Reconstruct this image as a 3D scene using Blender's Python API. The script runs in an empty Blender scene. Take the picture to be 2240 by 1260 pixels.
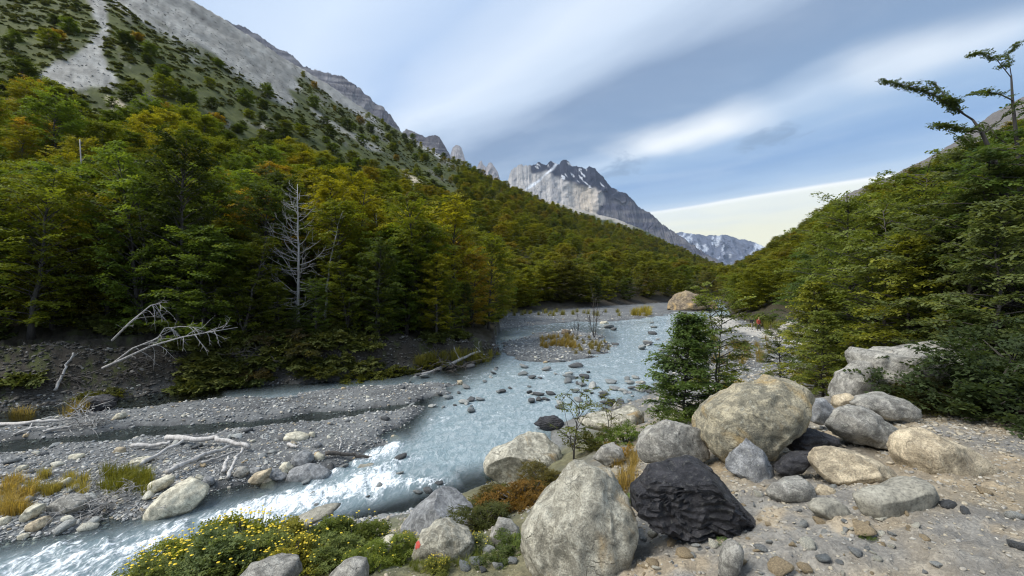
import bpy, bmesh, math, random
import numpy as np
from mathutils import Vector, Matrix, Euler

SC = bpy.context.scene
COL = SC.collection
R = math.radians
# ------------------------------------------------------------------ camera
F, HX, HY, CZ = 900.0, 1120.0, 630.0, 6.0      # focal length and centre in photo pixels, eye height above the river
cd = bpy.data.cameras.new('camera'); cam = bpy.data.objects.new('camera', cd); COL.objects.link(cam)
cd.sensor_width = 36.0; cd.lens = F * 36.0 / 2240.0; cd.clip_start = 0.05; cd.clip_end = 40000
cam.location = (0, 0, CZ); cam.rotation_euler = (R(90), 0, 0); SC.camera = cam
# ------------------------------------------------------------------ sky
SUN_EL, SUN_AZ = R(50), R(-105)                  # azimuth from +Y towards +X
w = bpy.data.worlds.new('World'); SC.world = w; w.use_nodes = True
nt = w.node_tree; nt.nodes.clear()
def N(t, kind, **kw):
    n = t.nodes.new(kind)
    for k, v in kw.items(): setattr(n, k, v)
    return n
def M(t, op, a, b=None, c=None, clamp=False):
    n = N(t, 'ShaderNodeMath', operation=op, use_clamp=clamp)
    for i, v in enumerate((a, b, c)):
        if v is None: continue
        if isinstance(v, (int, float)): n.inputs[i].default_value = v
        else: t.links.new(v, n.inputs[i])
    return n.outputs[0]
def NOISE(t, vec, scale, detail=4, rough=.55, dist=0.0, dim='3D', out=0):
    n = N(t, 'ShaderNodeTexNoise', noise_dimensions=dim)
    n.inputs['Scale'].default_value = scale; n.inputs['Detail'].default_value = detail
    n.inputs['Roughness'].default_value = rough; n.inputs['Distortion'].default_value = dist
    if vec is not None: t.links.new(vec, n.inputs['Vector'])
    return n.outputs[out]
def RAMP(t, fac, stops, interp='LINEAR'):
    n = N(t, 'ShaderNodeValToRGB'); e = n.color_ramp; e.interpolation = interp
    while len(e.elements) < len(stops): e.elements.new(0.5)
    for el, (p, c) in zip(e.elements, stops):
        el.position = p; el.color = (c[0], c[1], c[2], 1) if not isinstance(c, (int, float)) else (c, c, c, 1)
    t.links.new(fac, n.inputs[0]); return n.outputs[0]
def MIX(t, fac, a, b, mode='MIX'):
    n = N(t, 'ShaderNodeMix', data_type='RGBA', blend_type=mode)
    for s, v in ((n.inputs[0], fac), (n.inputs[6], a), (n.inputs[7], b)):
        if isinstance(v, (int, float)): s.default_value = v
        elif isinstance(v, (tuple, list)): s.default_value = (v[0], v[1], v[2], 1)
        else: t.links.new(v, s)
    return n.outputs[2]
def SMOOTH(t, v, lo, hi):
    n = N(t, 'ShaderNodeMapRange', interpolation_type='SMOOTHSTEP')
    n.inputs['From Min'].default_value = lo; n.inputs['From Max'].default_value = hi
    t.links.new(v, n.inputs['Value']); return n.outputs[0]
def COMB(t, x, y, z=0.0):
    n = N(t, 'ShaderNodeCombineXYZ')
    for i, v in enumerate((x, y, z)):
        if isinstance(v, (int, float)): n.inputs[i].default_value = v
        else: t.links.new(v, n.inputs[i])
    return n.outputs[0]
SKY_STRENGTH = 0.1
sky = N(nt, 'ShaderNodeTexSky', sky_type='NISHITA'); sky.sun_disc = False
sky.sun_elevation = SUN_EL; sky.sun_rotation = SUN_AZ; sky.air_density = 1.2; sky.dust_density = 1.0
tc = N(nt, 'ShaderNodeTexCoord'); sp = N(nt, 'ShaderNodeSeparateXYZ'); nt.links.new(tc.outputs['Generated'], sp.inputs[0])
zz = M(nt, 'MAXIMUM', sp.outputs[2], 0.035)
cx = M(nt, 'DIVIDE', sp.outputs[0], zz); cy = M(nt, 'DIVIDE', sp.outputs[1], zz)
q0 = M(nt, 'ADD', M(nt, 'MULTIPLY', cx, .76), M(nt, 'MULTIPLY', cy, .65))      # across the cloud bands
s0 = M(nt, 'ADD', M(nt, 'MULTIPLY', cx, -.65), M(nt, 'MULTIPLY', cy, .76))     # along the cloud bands
nz = NOISE(nt, COMB(nt, M(nt, 'MULTIPLY', s0, .35), M(nt, 'MULTIPLY', q0, .55)), 1.0, 5, .55, .3)
nz2 = NOISE(nt, COMB(nt, M(nt, 'MULTIPLY', s0, .7), M(nt, 'MULTIPLY', q0, 1.1), 4.2), 1.0, 6, .6, .4)
edge = SMOOTH(nt, q0, 4.2, 5.2)
amp = M(nt, 'SUBTRACT', 1.0, M(nt, 'MULTIPLY', edge, .8))
q = M(nt, 'ADD', q0, M(nt, 'MULTIPLY', M(nt, 'SUBTRACT', nz, .5), M(nt, 'MULTIPLY', amp, 1.3)))
def Q(v): return (v + 2.0) / 12.0
deck = RAMP(nt, M(nt, 'DIVIDE', M(nt, 'ADD', q, 2.0), 12.0, clamp=True), [
    (Q(-2.0), (.34, .44, .60)), (Q(-.4), (.42, .55, .76)), (Q(.35), (.66, .77, .92)), (Q(.80), (.45, .59, .82)), (Q(1.15), (.74, .83, .95)), (Q(1.35), (.62, .73, .88)),
    (Q(1.75), (.21, .30, .45)), (Q(2.3), (.21, .32, .49)), (Q(2.60), (.50, .62, .78)), (Q(2.85), (.32, .47, .68)),
    (Q(3.5), (.22, .37, .62)), (Q(4.3), (.36, .51, .72)), (Q(4.82), (.52, .64, .78)), (Q(4.95), (1.05, 1.05, 1.0)), (Q(5.15), (.90, .92, .82)), (Q(7.5), (.97, .93, .66))])
patch = SMOOTH(nt, nz2, .42, .72)
deck = MIX(nt, M(nt, 'MULTIPLY', patch, .28), deck, (.62, .71, .82))
dk = SMOOTH(nt, nz2, .47, .28)
deck = MIX(nt, M(nt, 'MULTIPLY', M(nt, 'MULTIPLY', dk, .30), M(nt, 'SUBTRACT', 1.0, edge)), deck, (.24, .34, .50))
# bright thin part of the band, lit from behind
br_ = M(nt, 'MULTIPLY', SMOOTH(nt, M(nt, 'ABSOLUTE', M(nt, 'SUBTRACT', q, 2.6)), .42, .0), SMOOTH(nt, NOISE(nt, COMB(nt, M(nt, 'MULTIPLY', s0, 1.1), 3.1), 1.0, 2, .5), .40, .66))
deck = MIX(nt, M(nt, 'MULTIPLY', br_, .85), deck, (1.0, 1.02, 1.02))
# two torn low cloud scraps
for (ax, ay, rx, ry) in ((.90, 3.45, .22, .42), (1.76, 2.74, .20, .26)):
    dx_ = M(nt, 'DIVIDE', M(nt, 'SUBTRACT', cx, ax), rx); dy_ = M(nt, 'DIVIDE', M(nt, 'SUBTRACT', cy, ay), ry)
    g_ = M(nt, 'ADD', M(nt, 'MULTIPLY', dx_, dx_), M(nt, 'MULTIPLY', dy_, dy_)); nn_ = NOISE(nt, COMB(nt, M(nt, 'MULTIPLY', cx, 5.0), M(nt, 'MULTIPLY', cy, 3.2), ax), 1.0, 6, .65, .6)
    mk_ = SMOOTH(nt, M(nt, 'SUBTRACT', nn_, M(nt, 'MULTIPLY', g_, .16)), .34, .56)
    deck = MIX(nt, M(nt, 'MULTIPLY', mk_, .62), deck, (.20, .29, .42))
sc_ = N(nt, 'ShaderNodeVectorMath', operation='SCALE'); sc_.inputs['Scale'].default_value = .355 / SKY_STRENGTH
nt.links.new(deck, sc_.inputs[0])
skycol = MIX(nt, .93, sky.outputs[0], sc_.outputs[0])
bg = N(nt, 'ShaderNodeBackground'); bg.inputs['Strength'].default_value = SKY_STRENGTH
nt.links.new(skycol, bg.inputs['Color'])
wo = N(nt, 'ShaderNodeOutputWorld'); nt.links.new(bg.outputs[0], wo.inputs['Surface'])
# ------------------------------------------------------------------ sun behind the cloud deck, exposure
ld = bpy.data.lights.new('sun', 'SUN'); ld.energy = 1.5; ld.angle = R(34); ld.color = (1.0, .95, .87)
sun = bpy.data.objects.new('sun', ld); COL.objects.link(sun)
sd = Vector((math.sin(SUN_AZ) * math.cos(SUN_EL), math.cos(SUN_AZ) * math.cos(SUN_EL), math.sin(SUN_EL)))
sun.rotation_euler = sd.to_track_quat('Z', 'Y').to_euler(); sun.location = (-30, -30, 90)
vs = SC.view_settings; vs.view_transform = 'Standard'; vs.look = 'None'; vs.exposure = 1.65; vs.gamma = 1.0; vs.use_curve_mapping = False
SC.render.engine = 'CYCLES'; SC.cycles.filter_width = 1.15
cy_ = SC.cycles; cy_.use_denoising = True; cy_.max_bounces = 6; cy_.diffuse_bounces = 3; cy_.glossy_bounces = 3
cy_.transmission_bounces = 4; cy_.transparent_max_bounces = 12; cy_.volume_bounces = 0
try: cy_.denoiser = 'OPENIMAGEDENOISE'
except Exception: pass

# ------------------------------------------------------------------ numpy helpers
rng = np.random.default_rng(7)
def _hash(ix, iy, iz, seed):
    h = (ix.astype(np.int64) * 374761393 + iy.astype(np.int64) * 668265263 + iz.astype(np.int64) * 2147483647 + seed * 1274126177) & 0xffffffff
    h = ((h ^ (h >> 13)) * 1274126177) & 0xffffffff
    h = ((h ^ (h >> 16)) * 2246822519) & 0xffffffff
    return ((h ^ (h >> 15)) & 0xffffff) / float(0xffffff) * 2 - 1
def vnoise(p, seed=0):
    p = np.asarray(p, float); i = np.floor(p); f = p - i; f = f * f * f * (f * (f * 6 - 15) + 10); i = i.astype(np.int64)
    r = 0
    for dx in (0, 1):
        for dy in (0, 1):
            for dz in (0, 1):
                wt = (f[..., 0] if dx else 1 - f[..., 0]) * (f[..., 1] if dy else 1 - f[..., 1]) * (f[..., 2] if dz else 1 - f[..., 2])
                r = r + wt * _hash(i[..., 0] + dx, i[..., 1] + dy, i[..., 2] + dz, seed)
    return r
def fbm(p, octv=4, seed=0, gain=.5, lac=2.03):
    p = np.asarray(p, float); a, s, r = 1.0, 0.0, 0
    for o in range(octv):
        r = r + a * vnoise(p + o * 17.31, seed + o * 7); s += a; a *= gain; p = p * lac
    return r / s
def ridged(p, octv=4, seed=0):
    p = np.asarray(p, float); a, s, r = 1.0, 0.0, 0
    for o in range(octv):
        r = r + a * (1 - 2 * np.abs(vnoise(p + o * 9.7, seed + o))); s += a; a *= .5; p = p * 2.1
    return r / s
def v3(x, y, z=0.0): return np.stack(np.broadcast_arrays(np.asarray(x, float), y, z), -1)
def sstep(a, b, x):
    t = np.clip((x - a) / (b - a), 0, 1); return t * t * (3 - 2 * t)
def sdf(px, py, poly):
    """signed distance, positive inside the polygon"""
    poly = np.asarray(poly, float); inside = np.zeros(px.shape, bool); dm = np.full(px.shape, 1e18)
    for (x0, y0), (x1, y1) in zip(poly, np.roll(poly, -1, 0)):
        ex, ey = x1 - x0, y1 - y0
        t = np.clip(((px - x0) * ex + (py - y0) * ey) / (ex * ex + ey * ey + 1e-12), 0, 1)
        dm = np.minimum(dm, (px - x0 - t * ex) ** 2 + (py - y0 - t * ey) ** 2)
        if y0 != y1:
            c = ((y0 > py) != (y1 > py)) & (px < (x1 - x0) * (py - y0) / (y1 - y0) + x0); inside ^= c
    return np.where(inside, 1, -1) * np.sqrt(dm)
def P(px, py, d): return np.array(((px - HX) / F * d, d, CZ - (py - HY) / F * d))
def ground_poly(pts, z=0.0):
    return [((px - HX) / F * ((CZ - z) * F / (py - HY)), (CZ - z) * F / (py - HY)) for px, py in pts]

def mesh_np(name, V, faces, mats=(), mat_idx=None, smooth=False, face_attr=None, vert_attr=None, col_attr=None):
    """faces: list of int arrays (n,k)"""
    me = bpy.data.meshes.new(name); V = np.asarray(V, np.float32)
    faces = [np.asarray(f, np.int32) for f in faces if len(f)]
    me.vertices.add(len(V)); me.vertices.foreach_set('co', V.ravel())
    nl = sum(f.size for f in faces); nf = sum(len(f) for f in faces)
    me.loops.add(nl); me.loops.foreach_set('vertex_index', np.concatenate([f.ravel() for f in faces]))
    me.polygons.add(nf)
    tot = np.concatenate([np.full(len(f), f.shape[1], np.int32) for f in faces])
    me.polygons.foreach_set('loop_start', np.concatenate([[0], np.cumsum(tot)[:-1]]).astype(np.int32))
    for m in mats: me.materials.append(m)
    if mat_idx is not None: me.polygons.foreach_set('material_index', np.asarray(mat_idx, np.int32))
    me.update(calc_edges=True)
    me.polygons.foreach_set('use_smooth', np.full(nf, smooth, bool))
    for k, a in (face_attr or {}).items():
        me.attributes.new(k, 'FLOAT', 'FACE').data.foreach_set('value', np.asarray(a, np.float32))
    for k, a in (vert_attr or {}).items():
        me.attributes.new(k, 'FLOAT', 'POINT').data.foreach_set('value', np.asarray(a, np.float32))
    for k, a in (col_attr or {}).items():
        a = np.concatenate([np.asarray(a, np.float32), np.ones((len(a), 1), np.float32)], 1)
        me.color_attributes.new(k, 'FLOAT_COLOR', 'POINT').data.foreach_set('color', a.ravel())
    return me
def link(name, data, parent=None, loc=None, rot=None, scale=None, color=None):
    o = bpy.data.objects.new(name, data); COL.objects.link(o)
    if parent is not None: o.parent = parent
    if loc is not None: o.location = [float(v) for v in loc]
    if rot is not None: o.rotation_euler = rot
    if scale is not None: o.scale = scale if hasattr(scale, '__len__') else (scale,) * 3
    if color is not None: o.color = (color[0], color[1], color[2], 1)
    return o
def tag(o, label=None, cat=None, group=None, kind=None):
    if label: o['label'] = label
    if cat: o['category'] = cat
    if group: o['group'] = group
    if kind: o['kind'] = kind
    return o
def grid_faces(nr, nc):
    i = np.arange(nr - 1)[:, None] * nc + np.arange(nc - 1)[None, :]
    return np.stack([i, i + 1, i + nc + 1, i + nc], -1).reshape(-1, 4)

# ------------------------------------------------------------------ materials
def new_mat(name):
    m = bpy.data.materials.new(name); m.use_nodes = True; t = m.node_tree; t.nodes.clear()
    o = N(t, 'ShaderNodeOutputMaterial'); b = N(t, 'ShaderNodeBsdfPrincipled')
    t.links.new(b.outputs[0], o.inputs['Surface']); return m, t, b, o
def put(t, sock, v):
    if isinstance(v, (int, float)): sock.default_value = v
    elif isinstance(v, (tuple, list)): sock.default_value = (v[0], v[1], v[2], 1)
    else: t.links.new(v, sock)
def bump(t, b, h, strength=.5, dist=.02):
    n = N(t, 'ShaderNodeBump'); n.inputs['Strength'].default_value = strength; n.inputs['Distance'].default_value = dist
    t.links.new(h, n.inputs['Height']); t.links.new(n.outputs[0], b.inputs['Normal'])
def objco(t): return N(t, 'ShaderNodeTexCoord').outputs['Object']
def attr(t, name, out='Color'): return N(t, 'ShaderNodeAttribute', attribute_name=name).outputs[out]

def ground_material():
    m, t, b, o = new_mat('ground'); co = objco(t)
    base = attr(t, 'base')
    n1 = NOISE(t, co, .35, 6, .6); n2 = NOISE(t, co, 7.0, 6, .65); n3 = NOISE(t, co, 45.0, 3, .6)
    g = M(t, 'ADD', M(t, 'ADD', M(t, 'MULTIPLY', n1, .5), M(t, 'MULTIPLY', n2, .7)), M(t, 'MULTIPLY', n3, .5))
    c = MIX(t, 1.0, base, RAMP(t, g, [(.45, (.45, .44, .42)), (.85, (1.0, 1.0, 1.0)), (1.15, (1.5, 1.5, 1.48))]), 'MULTIPLY')
    put(t, b.inputs['Base Color'], c); b.inputs['Roughness'].default_value = .92; b.inputs['Specular IOR Level'].default_value = .2
    bump(t, b, M(t, 'ADD', M(t, 'MULTIPLY', n2, 1.0), M(t, 'MULTIPLY', n3, .35)), .8, .06)
    return m
def rock_material(name, base, dark, stain=None, stain_amt=0.0, lichen=.3, scale=3.0, rough=.82, strata=0.0, tintable=False, bumpd=.03, dens=1.0):
    m, t, b, o = new_mat(name); co = objco(t)
    big = NOISE(t, co, scale * .6, 6, .62, .3); mid = NOISE(t, co, scale * 3.2, 7, .68, .5); fine = NOISE(t, co, scale * 26, 5, .78)
    c = MIX(t, SMOOTH(t, big, .36, .66), dark, base)
    c = MIX(t, M(t, 'MULTIPLY', SMOOTH(t, mid, .48, .64), .55), c, [min(1, v * 1.45) for v in base])
    c = MIX(t, M(t, 'MULTIPLY', SMOOTH(t, mid, .50, .36), .60), c, [v * .55 for v in dark])
    if stain:
        sn = NOISE(t, co, scale * .45, 5, .6, .8); c = MIX(t, M(t, 'MULTIPLY', SMOOTH(t, sn, .60 - .22 * stain_amt, .74 - .22 * stain_amt), .85), c, stain)
    if lichen > 0:
        ln = NOISE(t, co, scale * 9, 6, .72, .4); c = MIX(t, M(t, 'MULTIPLY', SMOOTH(t, ln, .56, .64), lichen), c, (.62, .62, .52))
        l2 = NOISE(t, COMB2(t, co, 5.3), scale * 6, 6, .7, .6); c = MIX(t, M(t, 'MULTIPLY', SMOOTH(t, l2, .58, .66), lichen), c, [v * .35 for v in dark])
    c = MIX(t, 1.0, c, RAMP(t, fine, [(.34, (.50, .50, .50)), (.5, (1, 1, 1)), (.66, (1.32, 1.32, 1.30))]), 'MULTIPLY')
    vo = N(t, 'ShaderNodeTexVoronoi', feature='DISTANCE_TO_EDGE'); vo.inputs['Scale'].default_value = scale * .9
    wv = N(t, 'ShaderNodeVectorMath', operation='ADD'); t.links.new(co, wv.inputs[0])
    ws = N(t, 'ShaderNodeVectorMath', operation='SCALE'); ws.inputs['Scale'].default_value = .35 / scale * 2
    t.links.new(NOISE(t, co, scale * 1.5, 4, .6, 0, out=1), ws.inputs[0]); t.links.new(ws.outputs[0], wv.inputs[1]); t.links.new(wv.outputs[0], vo.inputs['Vector'])
    crk = M(t, 'MULTIPLY', SMOOTH(t, vo.outputs['Distance'], .022, .0), SMOOTH(t, big, .45, .6))
    c = MIX(t, M(t, 'MULTIPLY', crk, .5), c, [v * .4 for v in dark])
    if tintable:
        oi = N(t, 'ShaderNodeObjectInfo'); c = MIX(t, 1.0, c, oi.outputs['Color'], 'MULTIPLY')
    put(t, b.inputs['Base Color'], c); b.inputs['Roughness'].default_value = rough; b.inputs['Specular IOR Level'].default_value = .3
    h = M(t, 'ADD', M(t, 'ADD', M(t, 'MULTIPLY', mid, 1.0), M(t, 'MULTIPLY', fine, .45)), M(t, 'MULTIPLY', crk, -.5))
    if strata > 0:
        wvn = N(t, 'ShaderNodeTexWave', bands_direction='Z'); wvn.inputs['Scale'].default_value = strata; wvn.inputs['Distortion'].default_value = 7; wvn.inputs['Detail'].default_value = 4
        t.links.new(co, wvn.inputs['Vector']); h = M(t, 'ADD', h, M(t, 'MULTIPLY', wvn.outputs['Fac'], .5))
    bump(t, b, h, .9, bumpd)
    return m
def COMB2(t, v, off):
    n = N(t, 'ShaderNodeVectorMath', operation='ADD'); t.links.new(v, n.inputs[0]); n.inputs[1].default_value = (off, off * 1.7, -off); return n.outputs[0]
def leaf_material(name, mode='object', ramp=None, trans=.45, rough=.62, sat=1.0):
    m, t, b, o = new_mat(name); oi = N(t, 'ShaderNodeObjectInfo')
    c = oi.outputs['Color'] if mode == 'object' else RAMP(t, oi.outputs['Random'], ramp)
    tone = attr(t, 'tone', 'Fac')
    c = MIX(t, 1.0, c, RAMP(t, tone, [(0, (.55, .60, .55)), (.5, (1, 1, 1)), (.9, (1.45, 1.35, .95)), (1.0, (1.9, 1.45, .8))]), 'MULTIPLY')
    put(t, b.inputs['Base Color'], c); b.inputs['Roughness'].default_value = rough; b.inputs['Specular IOR Level'].default_value = .18
    tr = N(t, 'ShaderNodeBsdfTranslucent'); t.links.new(MIX(t, 1.0, c, (1.25, 1.2, .6), 'MULTIPLY'), tr.inputs['Color'])
    mx = N(t, 'ShaderNodeMixShader'); mx.inputs[0].default_value = trans
    t.links.new(b.outputs[0], mx.inputs[1]); t.links.new(tr.outputs[0], mx.inputs[2]); t.links.new(mx.outputs[0], o.inputs['Surface'])
    return m
def bark_material(name, c0, c1, scale=14):
    m, t, b, o = new_mat(name); co = objco(t); mp = N(t, 'ShaderNodeMapping'); mp.inputs['Scale'].default_value = (1, 1, .22); t.links.new(co, mp.inputs[0])
    n1 = NOISE(t, mp.outputs[0], scale, 6, .65, .3); put(t, b.inputs['Base Color'], RAMP(t, n1, [(.3, c0), (.7, c1)]))
    b.inputs['Roughness'].default_value = .85; bump(t, b, n1, .8, .02); return m
def plain(name, c, rough=.7, var=.25, scale=12):
    m, t, b, o = new_mat(name); n1 = NOISE(t, objco(t), scale, 4, .6)
    put(t, b.inputs['Base Color'], MIX(t, 1.0, c, RAMP(t, n1, [(.3, (1 - var,) * 3), (.7, (1 + var,) * 3)]), 'MULTIPLY')); b.inputs['Roughness'].default_value = rough
    return m
MAT = {}
MAT['ground'] = ground_material()
# ------------------------------------------------------------------ terrain: one sheet, valley sides from measured columns
# column (photo x at the camera's distance plane): five ground knots (depth, height): toe, bank top, forest, tree line, crest
COLS = [
 (-1100, (13, .2), (15, 3.0), (30, 10), (60, 40), (160, 180)),
 (0,    (19.6, .2), (23, 2.7), (40, 7.5), (100, 52), (260, 228)),
 (250,  (21.5, .2), (24.5, 2.6), (45, 8), (112, 53), (280, 234)),
 (430,  (23, .2), (26, 2.5), (50, 9), (126, 54), (300, 214)),
 (600,  (24.5, .2), (27.5, 2.4), (56, 9.5), (150, 55), (350, 210)),
 (760,  (26, .2), (29, 2.2), (66, 10), (180, 57), (420, 202)),
 (870,  (28, .2), (31, 2.0), (74, 8), (210, 56), (480, 191)),
 (1000, (31.5, .2), (34, 1.7), (86, 4), (255, 56), (545, 172)),
 (1075, (33.5, .1), (36, 1.2), (92, 2.2), (285, 56), (590, 162)),
 (1112, (88, .6), (91, 1.3), (112, 4), (300, 55), (620, 158)),
 (1250, (105, .7), (109, 1.4), (138, 7), (380, 50), (720, 137)),
 (1400, (132, .9), (137, 1.7), (170, 9), (480, 41), (850, 121)),
 (1500, (155, 1.1), (162, 2.2), (210, 9), (560, 32), (950, 90)),
 (1570, (185, 1.4), (195, 2.6), (320, 12), (650, 28), (1000, 58)),
 (1600, (78, .8), (100, 2.0), (200, 9), (400, 18), (700, 46)),
 (1640, (66, .7), (82, 1.6), (150, 7), (300, 20), (500, 44)),
 (1700, (48, .7), (60, 2.0), (110, 9), (200, 24), (350, 46)),
 (1850, (26, 1.2), (35, 3.4), (70, 12), (125, 27), (300, 76)),
 (2030, (15, 3.0), (22, 4.6), (50, 13), (105, 31), (300, 97)),
 (2240, (10, 3.8), (16, 5.6), (40, 14), (92, 38), (300, 149)),
 (3300, (8, 4.2), (14, 7.5), (34, 19), (80, 46), (250, 178)),
]
CPX = np.array([c[0] for c in COLS], float)
KD = np.array([[k[0] for k in c[1:]] for c in COLS], float); KZ = np.array([[k[1] for k in c[1:]] for c in COLS], float)
BARS = [ground_poly(p) for p in (
 [(-400, 965), (0, 938), (180, 905), (300, 893), (480, 873), (640, 866), (760, 850), (900, 842), (1010, 838), (985, 862), (880, 882), (760, 898), (560, 918), (350, 938), (200, 952), (0, 966), (-400, 1000)],
 [(-500, 1060), (0, 994), (200, 972), (400, 951), (600, 931), (760, 913), (880, 893), (960, 880), (905, 915), (870, 945), (850, 975), (790, 1008), (715, 1040), (600, 1062), (460, 1088), (320, 1120), (200, 1150), (0, 1180), (-500, 1290)],
 [(1000, 762), (1040, 738), (1090, 724), (1180, 713), (1260, 706), (1330, 709), (1400, 700), (1480, 689), (1490, 674), (1400, 668), (1250, 682), (1000, 690)],
 [(1092, 765), (1108, 747), (1180, 730), (1260, 722), (1318, 735), (1335, 755), (1320, 775), (1260, 790), (1180, 794), (1120, 788)],
 [(1445, 860), (1452, 800), (1466, 750), (1474, 722), (1500, 706), (1560, 697), (1600, 688), (1800, 685), (2600, 690), (2600, 1000), (1600, 900)],
)]
FAR_BAR = [(-60, 96), (48, 96), (75, 160), (60, 420), (-60, 420)]
_L = [  # near bank: (photo x, y, depth)
 (2240, 1260, 2.5), (1700, 1260, 2.6), (2240, 1000, 4.5), (2150, 1005, 4.6), (1700, 1170, 3.15), (1950, 915, 6.5), (1990, 872, 7.9), (1580, 1010, 4.95), (1460, 1010, 5.2),
 (1500, 915, 9.0), (1260, 1278, 3.75), (1550, 1158, 3.4), (1390, 1172, 3.7), (1090, 1197, 5.0), (960, 1232, 4.5), (1050, 1250, 4.25), (830, 1228, 4.8),
 (750, 1275, 4.1), (590, 1275, 4.0), (450, 1275, 4.5), (300, 1290, 5.2), (900, 1162, 7.4), (1110, 1042, 9.8), (1110, 1112, 7.0), (1260, 996, 8.5), (1350, 942, 12.0),
 (870, 1132, 10.7), (1050, 1067, 12.3), (1200, 936, 17.6), (1440, 852, 24.3), (640, 1147, 10.3), (300, 1262, 8.5), (1600, 792, 30), (1720, 805, 27), (1750, 832, 19.5), (1850, 852, 12.5), (1850, 780, 25)]
_lp = [P(*a) for a in _L] + [np.array(a, float) for a in (
 (0, 0, 4.4), (3, 0, 4.4), (-3, 0, 4.2), (-4, -6, 4.2), (4, -6, 4.5), (12, -4, 4.8), (-10, -2, 1.5), (12, 6, 4.4), (18, 10, 4.6), (-7.5, 5, .4), (-9, 4, -.6), (-14, 2, -1.5),
 (-8, 11, -1.2), (-4, 13, -1.2), (-1, 15, -1.2), (2, 22, -1.2), (7, 30, -1.0), (-14, 8, -2.0), (16, 40, -.6), (24, 40, 0.2), (0, 26, -2), (-6, 20, -2.5))]
_lp = np.array(_lp)
def _tps(r): return np.where(r > 1e-9, r * r * np.log(np.maximum(r, 1e-9)), 0)
_d = np.hypot(_lp[:, None, 0] - _lp[None, :, 0], _lp[:, None, 1] - _lp[None, :, 1]); _n = len(_lp)
_A = np.zeros((_n + 3, _n + 3)); _A[:_n, :_n] = _tps(_d) + np.eye(_n) * 2.0
_A[:_n, _n] = 1; _A[:_n, _n + 1:] = _lp[:, :2]; _A[_n:, :_n] = _A[:_n, _n:].T
_W = np.linalg.solve(_A, np.concatenate([_lp[:, 2], [0, 0, 0]]))
def near_bank(x, y):
    r = np.full(x.shape, _W[_n]) + _W[_n + 1] * x + _W[_n + 2] * y
    for i in range(_n): r = r + _W[i] * _tps(np.hypot(x - _lp[i, 0], y - _lp[i, 1]))
    return r
def water_z(x, y): return np.maximum(0, y - 45) * .006
def pxof(x, y): return HX + F * x / np.maximum(y, .8)
_fp = np.arange(-1100, 3301, 4.0); _kn = np.exp(-.5 * (np.arange(-30, 31) * 4 / 45.0) ** 2); _kn /= _kn.sum()
def _fine(a):
    f = np.interp(_fp, CPX, a); s = np.convolve(np.pad(f, 30, 'edge'), _kn, 'valid'); m = sstep(1000, 930, _fp) + sstep(1650, 1740, _fp); return f * (1 - m) + s * m
_FD = [_fine(KD[:, k]) for k in range(5)]; _FZ = [_fine(KZ[:, k]) for k in range(5)]
def knots(px):
    return [np.interp(px, _fp, _FD[k]) for k in range(5)], [np.interp(px, _fp, _FZ[k]) for k in range(5)]
def H(x, y, parts=False):
    x = np.asarray(x, float); y = np.asarray(y, float); px = pxof(x, y); d = np.maximum(y, .8)
    wob = 1 + .05 * fbm(v3(x * .16, y * .16), 3, 5) * sstep(60, 20, d)
    D, Z = knots(px)
    fl = np.full(x.shape, -1.0)
    for bp in BARS: fl = np.maximum(fl, sdf(x, y, bp) / np.maximum(1.0, d / 26))
    fl = np.maximum(fl, sdf(x, y, FAR_BAR) / 4)
    nb = fbm(v3(x * .55, y * .9), 3, 11)
    floor = -.38 + .58 * sstep(-.7, .7, fl + .8 * nb) + .05 * fbm(v3(x * 2.1, y * 2.1), 2, 3) + water_z(x, y)
    dd = d * wob
    z = floor + 0
    segs = [(D[0], floor, D[1], Z[1])] + [(D[k], Z[k], D[k + 1], Z[k + 1]) for k in (1, 2, 3)]
    for i, (d0, z0, d1, z1) in enumerate(segs):
        t = np.clip((dd - d0) / (d1 - d0), 0, 1)
        if i == 0: t = t * t * (3 - 2 * t)
        z = np.where(dd > d0, z0 + (z1 - z0) * t, z)
    z = np.where(dd > D[4], np.maximum(Z[4] - (dd - D[4]) * .55, np.minimum(Z[4], 8.0)), z)
    up = sstep(0, 1, (dd - D[0]) / np.maximum(1.0, D[1] - D[0]))
    z = z + up * (.32 * fbm(v3(x * .5, y * .5, 3), 4, 21) + .30 * ridged(v3(x * 1.3, y * 1.3, 3), 4, 23) + .30 * fbm(v3(x * 1.0, y * 1.0, 8), 4, 29) * sstep(70, 40, d))
    z = z + sstep(40, 200, d) * sstep(0, 1, (dd - D[1]) / 60) * (2.2 * fbm(v3(x * .045, y * .045, 1), 4, 31) + .8 * ridged(v3(x * .14, y * .14, 1), 3, 37))
    far = sstep(26, 34, d) * sstep(1500, 1800, px) * 0 + sstep(27, 36, d) * 6
    nbk = near_bank(x, np.minimum(y, 40)) - far
    nbk = nbk + .10 * fbm(v3(x * .9, y * .9, 7), 3, 41) + .055 * fbm(v3(x * 3.5, y * 3.5, 7), 3, 43) + .022 * fbm(v3(x * 22, y * 22, 7), 2, 47)
    nbk = np.where(d > 38, -9, nbk)
    out = np.maximum(z, nbk)
    if parts: return out, px, D, Z, nbk, fl, floor, dd
    return out
def h1(x, y): return float(H(np.array([float(x)]), np.array([float(y)]))[0])
_ds = np.exp(np.linspace(math.log(1.2), math.log(1200), 2600))
def hit(px, py):
    """where the line of sight through a photo pixel meets the ground"""
    g = (px - HX) / F * _ds; zr = CZ - (py - HY) / F * _ds; hh = H(g, _ds)
    k = np.argmax(zr <= hh); d = _ds[k]; return np.array((g[k], d, hh[k]))

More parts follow.
